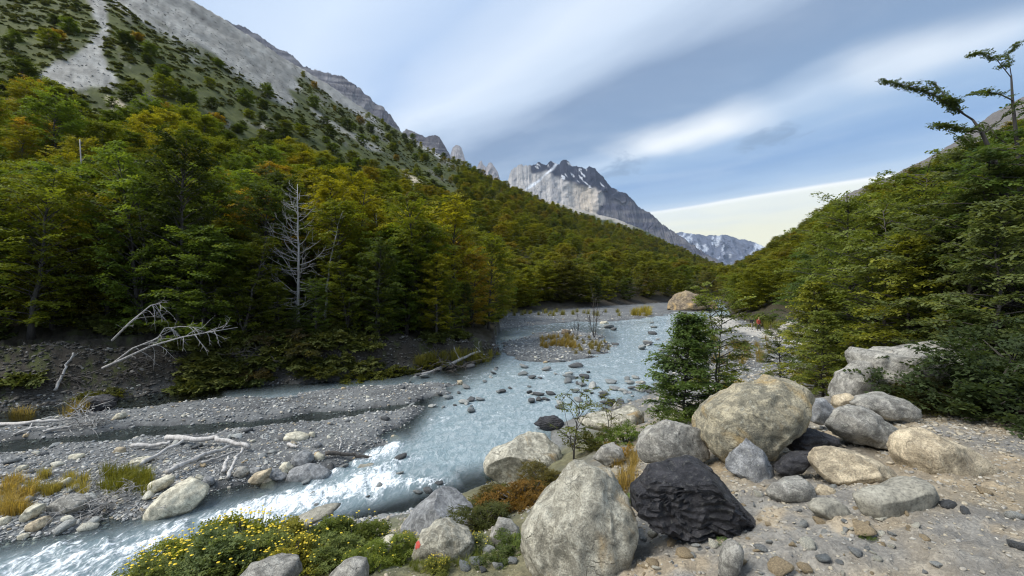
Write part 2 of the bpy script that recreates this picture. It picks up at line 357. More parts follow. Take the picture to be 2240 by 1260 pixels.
px_cols = np.concatenate([np.arange(-1100, -40, 20), np.arange(-40, 2290, 5), np.arange(2290, 3300, 20)]).astype(float)
rows = np.concatenate([np.exp(np.linspace(math.log(.9), math.log(60), 330)), np.exp(np.linspace(math.log(61), math.log(1200), 210)), np.exp(np.linspace(math.log(1300), math.log(14000), 14))])
GX = (px_cols[None, :] - HX) / F * rows[:, None]; GY = np.repeat(rows[:, None], len(px_cols), 1)
GZ, gpx, GD, GKZ, gnb, gfl, gfloor, gdd = H(GX, GY, True)
gpy = HY - F * (GZ - CZ) / GY
def lerp(a, b, t): return a + (np.asarray(b) - a) * t[..., None]
nA = fbm(v3(GX * .12, GY * .12, 9), 4, 51); nB = fbm(v3(GX * .8, GY * .8, 9), 4, 53); nC = fbm(v3(GX * 3.2, GY * 3.2, 9), 3, 57)
base = np.zeros(GX.shape + (3,)) + np.array((.145, .150, .150))                              # river gravel
base = lerp(base, (.085, .088, .09), sstep(.0, .3, nB) * .7)
t_bank = sstep(0, 1, (gdd - GD[0]) / 1.5)
base = lerp(base, np.array((.044, .038, .030)), t_bank)                                     # cut bank earth
base = lerp(base, np.array((.07, .085, .02)), t_bank * sstep(.1, .4, nB * .5 + nC * .8) * sstep(120, 60, GY) * .6)
base = lerp(base, np.array((.040, .034, .020)), sstep(0, 1, (gdd - GD[1]) / 4))              # forest floor
grass = sstep(-.2, .5, (gdd - GD[2]) / np.maximum(GD[3] - GD[2], 1) - .35)
gcol = lerp(np.zeros(GX.shape + (3,)) + np.array((.078, .088, .026)), (.052, .062, .020), sstep(-.1, .3, nA + .5 * fbm(v3(GX * .03, GY * .2, 2), 3, 59)))
gcol = lerp(gcol, (.12, .12, .085), sstep(.32, .5, fbm(v3(gpx * .012 + gpy * .012, (gpx * -.68 + gpy) * .06, 5), 4, 61)))
base = base * (1 - grass[..., None]) + gcol * grass[..., None]
# scree and bare ground on the left mountain side
nS = fbm(v3(gpx * .02, gpy * .02, 3), 4, 63) * 14
streak = fbm(v3((gpx + gpy * .7) * .006, (gpx * -.66 + gpy) * .055, 5), 4, 65)
def paint(poly, col, soft=8, amt=1.0, st=0.0):
    global base
    mk = sstep(-soft, soft, sdf(gpx, gpy, poly) + nS + streak * st) * amt * (GY > 45); base = lerp(base, col, mk)
    return mk
SCREE = [[(225, -400), (2200, -400), (1120, 400), (860, 275), (740, 230), (660, 165), (640, 232), (560, 185), (470, 130), (380, 85), (300, 40), (235, -10)],
         [(165, -40), (205, 25), (222, 62), (190, 108), (120, 135), (90, 165), (100, 195), (185, 200), (262, 182), (236, 150), (218, 112), (240, 66), (232, 20), (210, -40)]]
scree_mask = paint(SCREE[0], (.235, .230, .210), 10, 1, 40); scree_mask = np.maximum(scree_mask, paint(SCREE[1], (.25, .245, .225), 6, 1))
paint([(480, 10), (560, 45), (640, 105), (880, 282), (840, 250), (620, 60), (440, -20)], (.10, .095, .085), 8, .8)
paint([(640, 195), (700, 245), (760, 282), (860, 345), (760, 300), (690, 262)], (.27, .26, .23), 3, .8)
paint([(560, 175), (640, 232), (620, 232), (545, 190)], (.27, .26, .23), 4, .9)
for pl in ([(130, 228), (182, 233), (178, 262), (140, 258)], [(232, 212), (262, 222), (298, 262), (262, 255)], [(1055, 412), (1075, 418), (1102, 440), (1080, 450)], [(880, 370), (905, 385), (945, 408), (905, 400)], [(565, 268), (600, 282), (585, 290)]):
    paint(pl, (.50, .43, .31), 4)
base = base * (1 + scree_mask * (.55 * streak + .5 * fbm(v3(gpx * .09, gpy * .09, 6), 3, 67)))[..., None]
# right mountain top
rt = (gpx > 1780) * sstep(.0, .35, (gdd - GD[3]) / np.maximum(GD[4] - GD[3], 1)); base = lerp(base, (.135, .125, .125), rt * .9)
# near bank dirt
nearm = (gnb > GZ - .02) * 1.0
dirt = np.zeros(GX.shape + (3,)) + np.array((.265, .225, .165)); dirt = lerp(dirt, (.195, .185, .165), sstep(-.15, .25, nB)); dirt = lerp(dirt, (.34, .27, .175), sstep(.12, .4, nC) * .6)
leftg = sstep(1.2, -1.2, GX - .35 * (GY - 3) + .9 * nB); dirt = lerp(dirt, (.10, .105, .05), leftg * .75)
dirt = lerp(dirt, (.15, .155, .15), sstep(1.2, .3, GZ))
dirt = lerp(dirt, (.17, .17, .16), sstep(11, 18, GY))
base = lerp(base, dirt, nearm) if False else base * (1 - nearm[..., None]) + dirt * nearm[..., None]
# footpath on the right bank
PATH = np.array([[*P(1575, 690, 80)[:2]], [*P(1590, 706, 64)[:2]], [*P(1640, 722, 56)[:2]], [*P(1690, 733, 49)[:2]], [*P(1760, 745, 42)[:2]]])
pd_ = np.full(GX.shape, 1e9)
for a, b2 in zip(PATH[:-1], PATH[1:]):
    e = b2 - a; t = np.clip(((GX - a[0]) * e[0] + (GY - a[1]) * e[1]) / (e @ e), 0, 1); pd_ = np.minimum(pd_, np.hypot(GX - a[0] - t * e[0], GY - a[1] - t * e[1]))
base = lerp(base, (.42, .40, .36), sstep(2.6, 1.4, pd_ + .8 * nB) * .9)
wet = sstep(.10, -.02, GZ - water_z(GX, GY)) * (GY < 140); base = base * (1 - .45 * wet[..., None])
nr, nc = GX.shape
V = np.stack([GX, GY, GZ], -1).reshape(-1, 3); C = np.clip(base, .01, 1).reshape(-1, 3)
back = np.stack([(px_cols - HX) / F * 30, np.full(nc, -28.0), np.full(nc, 4.3)], -1)
V = np.concatenate([back, V]); C = np.concatenate([np.tile((.24, .21, .16), (nc, 1)), C])
ground = link('ground', mesh_np('ground', V, [grid_faces(nr + 1, nc)], [MAT['ground']], smooth=True, col_attr={'base': C}))
tag(ground, 'valley floor and slopes of gravel, earth, scree and grass', 'ground', kind='structure')
# ------------------------------------------------------------------ river
def water_material():
    m, t, b, o = new_mat('river_water'); co = objco(t)
    mp = N(t, 'ShaderNodeMapping'); mp.inputs['Rotation'].default_value = (0, 0, R(-38)); mp.inputs['Scale'].default_value = (1.0, .42, 1); t.links.new(co, mp.inputs[0])
    v = mp.outputs[0]
    n1 = NOISE(t, v, 1.5, 5, .65, 1.0); n2 = NOISE(t, v, 5.0, 5, .65, 1.2); n3 = NOISE(t, v, 17.0, 4, .6, .8)
    foam = attr(t, 'foam', 'Fac'); deep = attr(t, 'deep', 'Fac')
    mixn = M(t, 'ADD', M(t, 'ADD', M(t, 'MULTIPLY', n1, .35), M(t, 'MULTIPLY', n2, .5)), M(t, 'MULTIPLY', n3, .3))
    th = M(t, 'SUBTRACT', .86, M(t, 'MULTIPLY', foam, .42))
    fm = N(t, 'ShaderNodeMapRange', interpolation_type='SMOOTHSTEP'); t.links.new(mixn, fm.inputs['Value']); t.links.new(th, fm.inputs['From Min']); t.links.new(M(t, 'ADD', th, .13), fm.inputs['From Max'])
    fo = fm.outputs[0]
    body = MIX(t, SMOOTH(t, n1, .35, .65), (.34, .42, .45), (.46, .53, .56))
    body = MIX(t, SMOOTH(t, n2, .58, .38), body, (.23, .315, .345)); body = MIX(t, M(t, 'MULTIPLY', SMOOTH(t, n3, .52, .40), .5), body, (.26, .34, .37))  # shade of the ripple troughs put into the water colour
    c = MIX(t, fo, body, (.82, .87, .90))
    put(t, b.inputs['Base Color'], c); put(t, b.inputs['Roughness'], M(t, 'ADD', .13, M(t, 'MULTIPLY', fo, .5))); b.inputs['IOR'].default_value = 1.33; b.inputs['Specular IOR Level'].default_value = .6
    h = M(t, 'ADD', M(t, 'ADD', n1, M(t, 'MULTIPLY', n2, .55)), M(t, 'MULTIPLY', n3, .28))
    bump(t, b, h, .6, .14)
    nb = [n for n in t.nodes if n.type == 'BUMP'][0]
    tp = N(t, 'ShaderNodeBsdfTransparent'); tp.inputs['Color'].default_value = (.80, .88, .86, 1)
    gl = N(t, 'ShaderNodeBsdfGlossy'); gl.inputs['Roughness'].default_value = .08; t.links.new(nb.outputs[0], gl.inputs['Normal'])
    fr = N(t, 'ShaderNodeFresnel'); fr.inputs['IOR'].default_value = 1.33; t.links.new(nb.outputs[0], fr.inputs['Normal'])
    cl = N(t, 'ShaderNodeMixShader'); t.links.new(fr.outputs[0], cl.inputs[0]); t.links.new(tp.outputs[0], cl.inputs[1]); t.links.new(gl.outputs[0], cl.inputs[2])
    mx = N(t, 'ShaderNodeMixShader'); op = M(t, 'MAXIMUM', deep, fo); t.links.new(op, mx.inputs[0]); t.links.new(cl.outputs[0], mx.inputs[1]); t.links.new(b.outputs[0], mx.inputs[2])
    t.links.new(mx.outputs[0], o.inputs['Surface']); return m
MAT['water'] = water_material()
wpx = np.arange(-800, 1760, 5).astype(float); wr = np.exp(np.linspace(math.log(5.5), math.log(230), 420))
WX = (wpx[None, :] - HX) / F * wr[:, None]; WY = np.repeat(wr[:, None], len(wpx), 1)
wpy = HY + F * CZ / WY; wpxx = np.repeat(wpx[None, :], len(wr), 0)
def wpoly(poly, soft): return sstep(-soft, soft, sdf(wpxx, wpy, poly))
foam = np.full(WX.shape, .36)
def addf(poly, soft, a):
    global foam
    foam = np.maximum(foam, a * wpoly(poly, soft))
addf([(420, 1125), (520, 1090), (640, 1062), (740, 1040), (840, 1000), (900, 985), (940, 1000), (880, 1030), (990, 1040), (985, 1070), (880, 1090), (760, 1110), (640, 1150), (520, 1165), (430, 1160)], 34, .95)
addf([(640, 1050), (730, 1020), (800, 985), (860, 955), (900, 960), (870, 1000), (760, 1040), (680, 1065)], 24, .92)
addf([(-200, 1270), (0, 1205), (120, 1172), (260, 1150), (420, 1120), (440, 1165), (330, 1230), (250, 1300), (-100, 1330)], 36, .8)
addf([(880, 900), (1000, 850), (1200, 815), (1330, 800), (1440, 800), (1430, 850), (1250, 900), (1050, 960), (900, 980)], 50, .54)
addf([(1000, 840), (1090, 800), (1300, 790), (1340, 740), (1330, 712), (1480, 688), (1470, 740), (1450, 800), (1200, 850)], 25, .60)
addf([(740, 850), (960, 825), (1090, 800), (1090, 830), (960, 850), (760, 870)], 12, .62)
addf([(440, 880), (600, 862), (760, 852), (740, 870), (560, 880)], 16, .55)
addf([(1380, 662), (1440, 662), (1430, 676), (1370, 676)], 3, .8)
deep = np.zeros(WX.shape)
def addd(poly, soft, a):
    global deep
    deep = np.maximum(deep, a * wpoly(poly, soft))
addd([(900, 960), (960, 885), (1000, 845), (1080, 800), (1090, 770), (1075, 750), (1130, 725), (1340, 740), (1320, 712), (1480, 680), (1700, 680), (1480, 760), (1450, 850), (1250, 930), (1080, 1020), (960, 1040), (860, 1010)], 30, .92)
addd([(560, 1090), (700, 1045), (860, 960), (1000, 950), (1000, 1050), (860, 1090), (640, 1150), (560, 1160)], 25, .8)
addd([(-300, 1330), (0, 1215), (250, 1165), (450, 1110), (560, 1090), (600, 1150), (330, 1260), (200, 1330)], 30, .7)
addd([(500, 870), (760, 846), (960, 828), (1000, 840), (760, 872), (600, 884)], 22, .75)
deep = np.maximum(deep, sstep(50, 80, WY) * .95); foam = np.maximum(foam, .64 * sstep(40, 60, WY))
fs, fc = WX * -.62 + WY * -.78, WX * .78 - WY * .62
wave = fbm(v3(fs * .9, fc * 1.7, 0), 4, 71); rap = ridged(v3(fs * 1.5, fc * 2.0, 4), 4, 73)
WZ = water_z(WX, WY) + .035 * wave + sstep(.5, .95, foam) * (.17 * rap * sstep(40, 14, WY) + .03)
land = H(WX, WY)
wf = grid_faces(*WX.shape); dep = (WZ - land).ravel()
keep = (dep[wf] > -.15).any(1); wf = wf[keep]
used = np.zeros(WX.size, bool); used[wf.ravel()] = True; idx = np.cumsum(used) - 1
WV = np.stack([WX, WY, WZ], -1).reshape(-1, 3)[used]
river = link('river', mesh_np('river', WV, [idx[wf]], [MAT['water']], smooth=True, vert_attr={'foam': foam.ravel()[used], 'deep': deep.ravel()[used]}))
tag(river, 'milky turquoise mountain river with white rapids between gravel bars', 'river', kind='structure')

# ------------------------------------------------------------------ far mountains
def mountain_material():
    m, t, b, o = new_mat('mountain_rock'); co = objco(t); base = attr(t, 'base')
    n1 = NOISE(t, co, .012, 7, .65); n2 = NOISE(t, co, .06, 5, .65)
    put(t, b.inputs['Base Color'], MIX(t, 1.0, base, RAMP(t, M(t, 'ADD', M(t, 'MULTIPLY', n1, .6), M(t, 'MULTIPLY', n2, .4)), [(.3, (.7, .7, .7)), (.7, (1.25, 1.25, 1.25))]), 'MULTIPLY'))
    b.inputs['Roughness'].default_value = .95; b.inputs['Specular IOR Level'].default_value = .1
    bump(t, b, n1, .8, 14); return m
MAT['mountain'] = mountain_material()
def mountain(name, sil, D, base_py, run, colf, label, jag=3.0, seed=1, flute=.25, terrace=0, step=2.0, rows=90, Dr=0):
    """ridge with the given skyline at distance D (Dr: change across its width); the face runs out towards the valley by `run` metres"""
    sil = np.array(sil, float); px = np.arange(sil[0, 0], sil[-1, 0] + .1, step); top = np.interp(px, sil[:, 0], sil[:, 1])
    jg = fbm(v3(px * .11, 0 * px, seed), 4, seed) * jag + np.abs(vnoise(v3(px * .33, 0 * px, seed + 3), seed)) * -jag * .8; top = top + jg
    dcol = D + Dr * (px - px[0]) / (px[-1] - px[0])
    t = np.linspace(0, 1, rows)[:, None]
    zt = CZ + (HY - top)[None, :] / F * dcol; zb = CZ + (HY - base_py) / F * D
    hgt = zt - zb; Z = zt - hgt * t
    prof = .32 * t + .68 * t ** 2.2
    if terrace: prof = prof * .6 + .4 * (np.floor(t * terrace + .35 * fbm(v3(px * .02, 0 * px, 5), 3, seed)[None, :]) / terrace)
    Y = dcol[None, :] - run * prof; X = ((px - HX) / F)[None, :] * dcol + 0 * t
    fl = ridged(v3(X / (run * .2) + 2.2 * fbm(v3(X / run * 2.5, Z / run * 2.5, 0), 4, seed), Z / (run * 1.1), seed), 5, seed + 5); fl2 = fbm(v3(X / (run * .06), Z / (run * .10), 2), 4, seed + 9)
    Y = Y - run * flute * (fl * .6 + fl2 * .35) * sstep(0, .12, t)
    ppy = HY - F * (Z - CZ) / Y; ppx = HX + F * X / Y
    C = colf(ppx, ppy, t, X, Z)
    bz = zt[0] - hgt[0] * np.array([.35, 1.0])[:, None]; by = dcol[None, :] + run * np.array([.25, .8])[:, None]; bx = np.repeat(X[:1], 2, 0)
    V = np.concatenate([np.stack([bx, by, bz], -1)[::-1], np.stack([X, Y, Z], -1)]).reshape(-1, 3)
    Cc = np.concatenate([C[:1], C[:1], C]).reshape(-1, 3)
    o = link(name, mesh_np(name, V, [grid_faces(rows + 2, len(px))], [MAT['mountain']], smooth=False, col_attr={'base': np.clip(Cc, .01, 1)}))
    return tag(o, label, 'mountain', kind='structure')
def full(c, like): return np.zeros(like.shape + (3,)) + np.array(c)
def c_massif(px, py, t, X, Z):
    n = fbm(v3(px * .03, py * .03, 1), 4, 81); nv = fbm(v3(px * .12, py * .012, 4), 4, 82)
    c = full((.40, .385, .37), px); c = lerp(c, (.27, .265, .27), sstep(.0, .35, nv) * .8); c = lerp(c, (.46, .39, .30), sstep(1220, 1290, px) * sstep(1330, 1280, px) * .8)
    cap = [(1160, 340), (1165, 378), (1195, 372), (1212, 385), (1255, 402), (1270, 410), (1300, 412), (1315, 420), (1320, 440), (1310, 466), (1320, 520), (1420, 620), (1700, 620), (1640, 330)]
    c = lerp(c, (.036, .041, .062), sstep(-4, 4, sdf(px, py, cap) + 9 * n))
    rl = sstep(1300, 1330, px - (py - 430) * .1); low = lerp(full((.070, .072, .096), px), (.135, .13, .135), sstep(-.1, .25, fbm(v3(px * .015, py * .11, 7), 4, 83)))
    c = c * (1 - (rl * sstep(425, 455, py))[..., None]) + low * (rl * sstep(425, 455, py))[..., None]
    c = lerp(c, (.20, .195, .16), sstep(.62, .85, t) * sstep(1330, 1430, px))
    snow = sstep(.36, .5, fbm(v3((px + py) * .05, (px - py) * .16, 9), 3, 84)) * (py < 420) * sstep(-3, 3, sdf(px, py, cap))
    c = lerp(c, (.75, .78, .82), snow * .8)
    ln = np.array([(1150, 415), (1180, 395), (1195, 380), (1210, 368), (1222, 352)]); ds = np.full(px.shape, 1e9)
    for a, b2 in zip(ln[:-1], ln[1:]):
        e = b2 - a; s = np.clip(((px - a[0]) * e[0] + (py - a[1]) * e[1]) / (e @ e), 0, 1); ds = np.minimum(ds, np.hypot(px - a[0] - s * e[0], py - a[1] - s * e[1]))
    return lerp(c, (.75, .78, .82), sstep(3.0, 1.2, ds + n * 3) * .85)
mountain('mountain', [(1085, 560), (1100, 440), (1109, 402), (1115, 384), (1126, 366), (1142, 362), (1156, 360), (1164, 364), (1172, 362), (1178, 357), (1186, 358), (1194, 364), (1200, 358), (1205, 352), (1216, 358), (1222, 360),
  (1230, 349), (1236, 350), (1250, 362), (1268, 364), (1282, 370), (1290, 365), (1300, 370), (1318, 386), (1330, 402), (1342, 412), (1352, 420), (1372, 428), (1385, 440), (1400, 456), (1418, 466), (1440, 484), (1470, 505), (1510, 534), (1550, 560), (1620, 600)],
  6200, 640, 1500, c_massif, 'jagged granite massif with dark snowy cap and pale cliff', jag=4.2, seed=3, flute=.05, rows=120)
def c_tower(px, py, t, X, Z):
    nv = fbm(v3(px * .15, py * .02, 4), 4, 85); c = full((.40, .37, .36), px); return lerp(c, (.28, .27, .28), sstep(0, .3, nv))
for sil, sd_, lab in (
  ([(972, 420), (978, 370), (985, 340), (990, 326), (996, 320), (1004, 319), (1009, 322), (1013, 334), (1018, 352), (1022, 372), (1030, 420)], 5, 'pale blunt granite tower just above the green ridge'),
  ([(1032, 430), (1038, 384), (1042, 370), (1048, 357), (1053, 352), (1058, 362), (1063, 366), (1069, 358), (1075, 357), (1082, 366), (1089, 376), (1093, 390), (1098, 430)], 6, 'twin pointed pale granite towers beside the blunt tower')):
    mountain('granite_tower', sil, 6800, 520, 420, c_tower, lab, jag=2.5, seed=sd_, flute=.10, step=1.0, rows=60)
def c_strata(px, py, t, X, Z):
    nb = fbm(v3(px * .006, (py + px * -.12) * .16, 2), 4, 86); c = lerp(full((.155, .15, .165), px), (.255, .245, .25), sstep(-.15, .2, nb)); return lerp(c, (.09, .09, .11), sstep(.2, .4, fbm(v3(px * .01, (py - px * .12) * .3, 8), 3, 87)))
mountain('banded_cliff', [(480, 40), (560, 72), (610, 108), (640, 122), (662, 145), (690, 152), (712, 160), (745, 168), (770, 182), (785, 190), (795, 205), (806, 207), (815, 222), (840, 238), (856, 255), (870, 275), (890, 310), (910, 360)],
  2300, 430, 420, c_strata, 'grey banded rock cliff rising behind the scree ridge', jag=4, seed=11, flute=.035, terrace=11)
mountain('banded_cliff', [(870, 330), (880, 290), (890, 282), (905, 288), (920, 296), (932, 302), (940, 298), (952, 295), (962, 300), (970, 315), (984, 338), (1000, 390)],
  2700, 430, 300, c_strata, 'small rounded banded rock knoll left of the blunt tower', jag=2.5, seed=13, flute=.035, terrace=9, step=1.0)
def c_far(px, py, t, X, Z):
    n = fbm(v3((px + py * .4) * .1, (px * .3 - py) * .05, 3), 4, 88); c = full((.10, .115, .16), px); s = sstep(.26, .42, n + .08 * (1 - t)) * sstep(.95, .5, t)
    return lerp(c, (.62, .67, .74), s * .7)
mountain('snowy_range', [(1440, 540), (1480, 512), (1490, 507), (1505, 512), (1520, 512), (1545, 517), (1560, 516), (1580, 515), (1600, 517), (1620, 524), (1640, 527), (1680, 545), (1760, 560), (1900, 580)], 12500, 640, 2600, c_far, 'distant blue mountain range streaked with snow', jag=2.2, seed=17, flute=.18)
def c_spur(px, py, t, X, Z):
    n = fbm(v3(px * .06, py * .09, 3), 4, 89); c = lerp(full((.052, .068, .040), px), (.082, .095, .055), sstep(-.1, .3, n)); return lerp(c, (.36, .34, .31), sstep(.07, .02, t + .05 * n) * sstep(1420, 1340, px))
mountain('wooded_spur', [(1100, 415), (1180, 436), (1220, 444), (1260, 456), (1310, 470), (1350, 480), (1400, 500), (1450, 525), (1500, 550), (1550, 572), (1620, 600)], 2300, 660, 900, c_spur, 'long blue green wooded spur descending towards the valley mouth', jag=1.2, seed=19, flute=.07, Dr=-500)
# ------------------------------------------------------------------ plant builders
MAT['leaf'] = leaf_material('leaf')
MAT['bark'] = bark_material('bark', (.030, .026, .022), (.085, .075, .065))
MAT['deadwood'] = bark_material('deadwood', (.17, .16, .145), (.50, .48, .455), 10)
MAT['driftwood'] = bark_material('driftwood', (.24, .225, .205), (.62, .60, .57), 9)
MAT['darkwood'] = bark_material('darkwood', (.035, .03, .026), (.12, .105, .09), 9)
def tube(pts, rad, ns=6):
    """tapered tube with closed ends: verts, quads"""
    pts = np.asarray(pts, float); n = len(pts); rad = np.broadcast_to(rad, (n,))
    tan = np.gradient(pts, axis=0); tan /= np.linalg.norm(tan, axis=1)[:, None] + 1e-9
    ref = np.where(np.abs(tan[:, 2:3]) > .9, np.array([[1., 0, 0]]), np.array([[0, 0, 1.]]))
    u = np.cross(tan, ref); u /= np.linalg.norm(u, axis=1)[:, None] + 1e-9; v = np.cross(tan, u)
    a = np.arange(ns) * 2 * np.pi / ns
    V = pts[:, None] + rad[:, None, None] * (u[:, None] * np.cos(a)[None, :, None] + v[:, None] * np.sin(a)[None, :, None])
    V = V.reshape(-1, 3); i = np.arange(n - 1)[:, None] * ns + np.arange(ns)[None, :]; j = np.arange(n - 1)[:, None] * ns + (np.arange(ns)[None, :] + 1) % ns
    q = np.stack([i, j, j + ns, i + ns], -1).reshape(-1, 4)
    b = len(V); V = np.concatenate([V, pts[:1], pts[-1:]])
    k = np.arange(ns); t0 = np.stack([np.full(ns, b), (k + 1) % ns, k, k], -1); e = (n - 1) * ns
    t1 = np.stack([np.full(ns, b + 1), e + k, e + (k + 1) % ns, e + (k + 1) % ns], -1)
    return V, q, np.concatenate([t0[:, :3], t1[:, :3]])
class MB:
    def __init__(s): s.V = []; s.Q = []; s.T = []; s.n = 0
    def add(s, V, Q=None, T=None):
        s.V.append(np.asarray(V, float))
        if Q is not None and len(Q): s.Q.append(np.asarray(Q) + s.n)
        if T is not None and len(T): s.T.append(np.asarray(T) + s.n)
        s.n += len(V)
    def tube(s, pts, rad, ns=6): s.add(*tube(pts, rad, ns))
    def mesh(s, name, mat, smooth=True, **kw):
        fs = []
        if s.Q: fs.append(np.concatenate(s.Q))
        if s.T: fs.append(np.concatenate(s.T))
        return mesh_np(name, np.concatenate(s.V), fs, [mat], smooth=smooth, **kw)
def spray(rg, r, leaf, ntw=6, nl=7, arch=.12):
    """flat beech spray: twiglets fanning out along +x, leaves set left and right of each"""
    out = []; fl = rg.uniform(-1, 1, ntw)
    for j in range(ntw):
        a = (j / (ntw - 1) - .5) * 2.0 + rg.normal(0, .1); L = r * (1 - .35 * abs(a)) * rg.uniform(.75, 1.1); o0 = r * .25 * j / ntw
        for i in range(nl):
            t = (i + .6 + rg.uniform(-.2, .2)) / nl; sd = 1 if i % 2 else -1
            p = np.array((o0 * .5 + t * L * math.cos(a), t * L * math.sin(a), -arch * r * t * t + rg.normal(0, .05) * r))
            th = a + sd * rg.uniform(.5, 1.1); lf = leaf * rg.uniform(.7, 1.25)
            d = np.array((math.cos(th), math.sin(th), rg.normal(-.1, .3))); s_ = np.array((-math.sin(th), math.cos(th), rg.normal(0, .35))) * .36
            out.append(np.stack([p, p + lf * (d * .5 + s_), p + lf * d, p + lf * (d * .5 - s_)]))
    return np.array(out)
def place_sprays(tpl, frames, rg):
    """frames: (pos, azimuth, pitch, roll, scale)"""
    V = []; T = []
    for (p, az, pt, rl, s) in frames:
        m = np.array(Euler((rl, pt, az)).to_matrix()); q = tpl[rg.integers(len(tpl))]
        V.append((q.reshape(-1, 3) * s) @ m.T + p); T.append(np.clip(rg.normal(.42, .13) + rg.normal(0, .12, len(q)), 0, 1))
    V = np.concatenate(V); return V, np.arange(len(V)).reshape(-1, 4), np.concatenate(T)
def bend(p0, az, el, L, n, rg, curl=.0, wig=.12):
    pts = [np.array(p0, float)]; a, e = az, el
    for k in range(n):
        a += rg.normal(0, wig); e += curl / n + rg.normal(0, wig * .5)
        pts.append(pts[-1] + L / n * np.array((math.cos(a) * math.cos(e), math.sin(a) * math.cos(e), math.sin(e))))
    return np.array(pts), a
def beech(seed, Ht=11., Rc=2.6, base=.2, nlimb=58, per=4, r=.85, leaf=.17, ntw=6, nl=7, trunk_r=.17, shape='cone', bare_top=0.0, stems=1, lean=.02, gap=.0, el0=.35):
    rg = np.random.default_rng(seed); wood = MB(); fr = []; tpl = [spray(rg, r, leaf, ntw, nl) for _ in range(5)]
    for s in range(stems):
        a0 = rg.uniform(0, 6.28); top = np.array((rg.normal(0, lean * Ht), rg.normal(0, lean * Ht), Ht * (1 if s == 0 else rg.uniform(.65, .9))))
        if stems > 1: top[:2] += np.array((math.cos(s * 2.4), math.sin(s * 2.4))) * Rc * .45
        tt = np.linspace(0, 1, 9); mid = np.stack([top[0] * tt ** 1.3, top[1] * tt ** 1.3, top[2] * tt], -1); mid[1:-1, :2] += rg.normal(0, .02 * Ht * .4, (7, 2))
        wood.tube(mid, trunk_r * (1 - tt * .9) * (1 if s == 0 else .7) + trunk_r * .35 * np.exp(-tt * 18), 7)
        az = rg.uniform(0, 6.28)
        for i in range(nlimb // stems):
            f = base + (1 - base) * ((i + rg.uniform(0, 1)) / (nlimb // stems)); az += 2.4 + rg.normal(0, .4)
            g = (f - base) / (1 - base)
            if shape == 'cone': rr = Rc * (1.0 - g) ** .75 * (.55 + .45 * min(1, g * 6)) + .12 * Rc
            elif shape == 'round': rr = Rc * math.sqrt(max(.05, 1 - (2 * g - .85) ** 2 * .8))
            else: rr = Rc * (.35 + .65 * math.sin(math.pi * min(1, .12 + g * .8)))
            rr *= rg.uniform(.65, 1.15)
            if rg.uniform() < gap: continue
            p0 = np.array([np.interp(f, tt, mid[:, k]) for k in range(3)])
            pts, a = bend(p0, az, el0 + .5 * g + rg.normal(0, .12), rr, 4, rg, -.35, .12)
            wood.tube(pts, np.linspace(trunk_r * .30 * (1 - .6 * g) + .006, .005, 5), 4)
            n = max(1, int(round(per * (.5 + .5 * rr / Rc))))
            for k in range(n):
                u = (.25 if rr > .5 * Rc else .1) + .75 * (k + rg.uniform(.2, 1)) / n; p = np.array([np.interp(min(u, 1), np.linspace(0, 1, 5), pts[:, c]) for c in range(3)])
                if bare_top and g > 1 - bare_top and rg.uniform() < .6: continue
                fr.append((p, a + rg.normal(0, .75), rg.normal(.03, .16), rg.normal(0, .2), rg.uniform(.7, 1.15)))
    V, Q, T = place_sprays(tpl, fr, rg)
    return wood.mesh('trunk', MAT['bark']), mesh_np('crown', V, [Q], [MAT['leaf']], face_attr={'tone': T})
def dense_bush(seed, Rb=1.0, Hb=1.2, n=160, r=.4, leaf=.09, ntw=5, nl=6):
    rg = np.random.default_rng(seed); tpl = [spray(rg, r, leaf, ntw, nl) for _ in range(4)]; fr = []; wood = MB()
    for i in range(n):
        a = rg.uniform(0, 6.28); c = rg.uniform(0, 1) ** .6; g = rg.uniform(.05, 1); rad = Rb * math.sqrt(max(0.03, 1 - (g * 1.02 - .1) ** 2)) * c * (1 + .3 * math.sin(a * 3 + seed))
        p = np.array((rad * math.cos(a), rad * math.sin(a), Hb * g * (.75 + .25 * math.sin(a * 2 + seed * 2)))); fr.append((p, a + rg.normal(0, .6), rg.normal(-.15, .35), rg.normal(0, .35), rg.uniform(.7, 1.2)))
        if i % 8 == 0:
            wood.tube(np.stack([np.array((p[0] * .1, p[1] * .1, -.1)), p * np.array((.5, .5, .6)), p]), [.03 * Rb, .018 * Rb, .006], 4)
    V, Q, T = place_sprays(tpl, fr, rg)
    return wood.mesh('trunk', MAT['bark']), mesh_np('crown', V, [Q], [MAT['leaf']], face_attr={'tone': T})
def plant(name, meshes, loc, rz=0, s=1.0, color=(.1, .13, .03), label=None, cat='tree', group=None, sz=1.0, tilt=0, parts=('trunk', 'crown')):
    o = link(name, None, None, loc, (tilt, 0, rz), (s, s, s * sz)); o.empty_display_size = .2; tag(o, label, cat, group)
    for nm, me in zip(parts, meshes):
        c_ = link(nm, me, o, color=color)
        if nm.startswith('flower'): c_['kind'] = 'stuff'
    return o

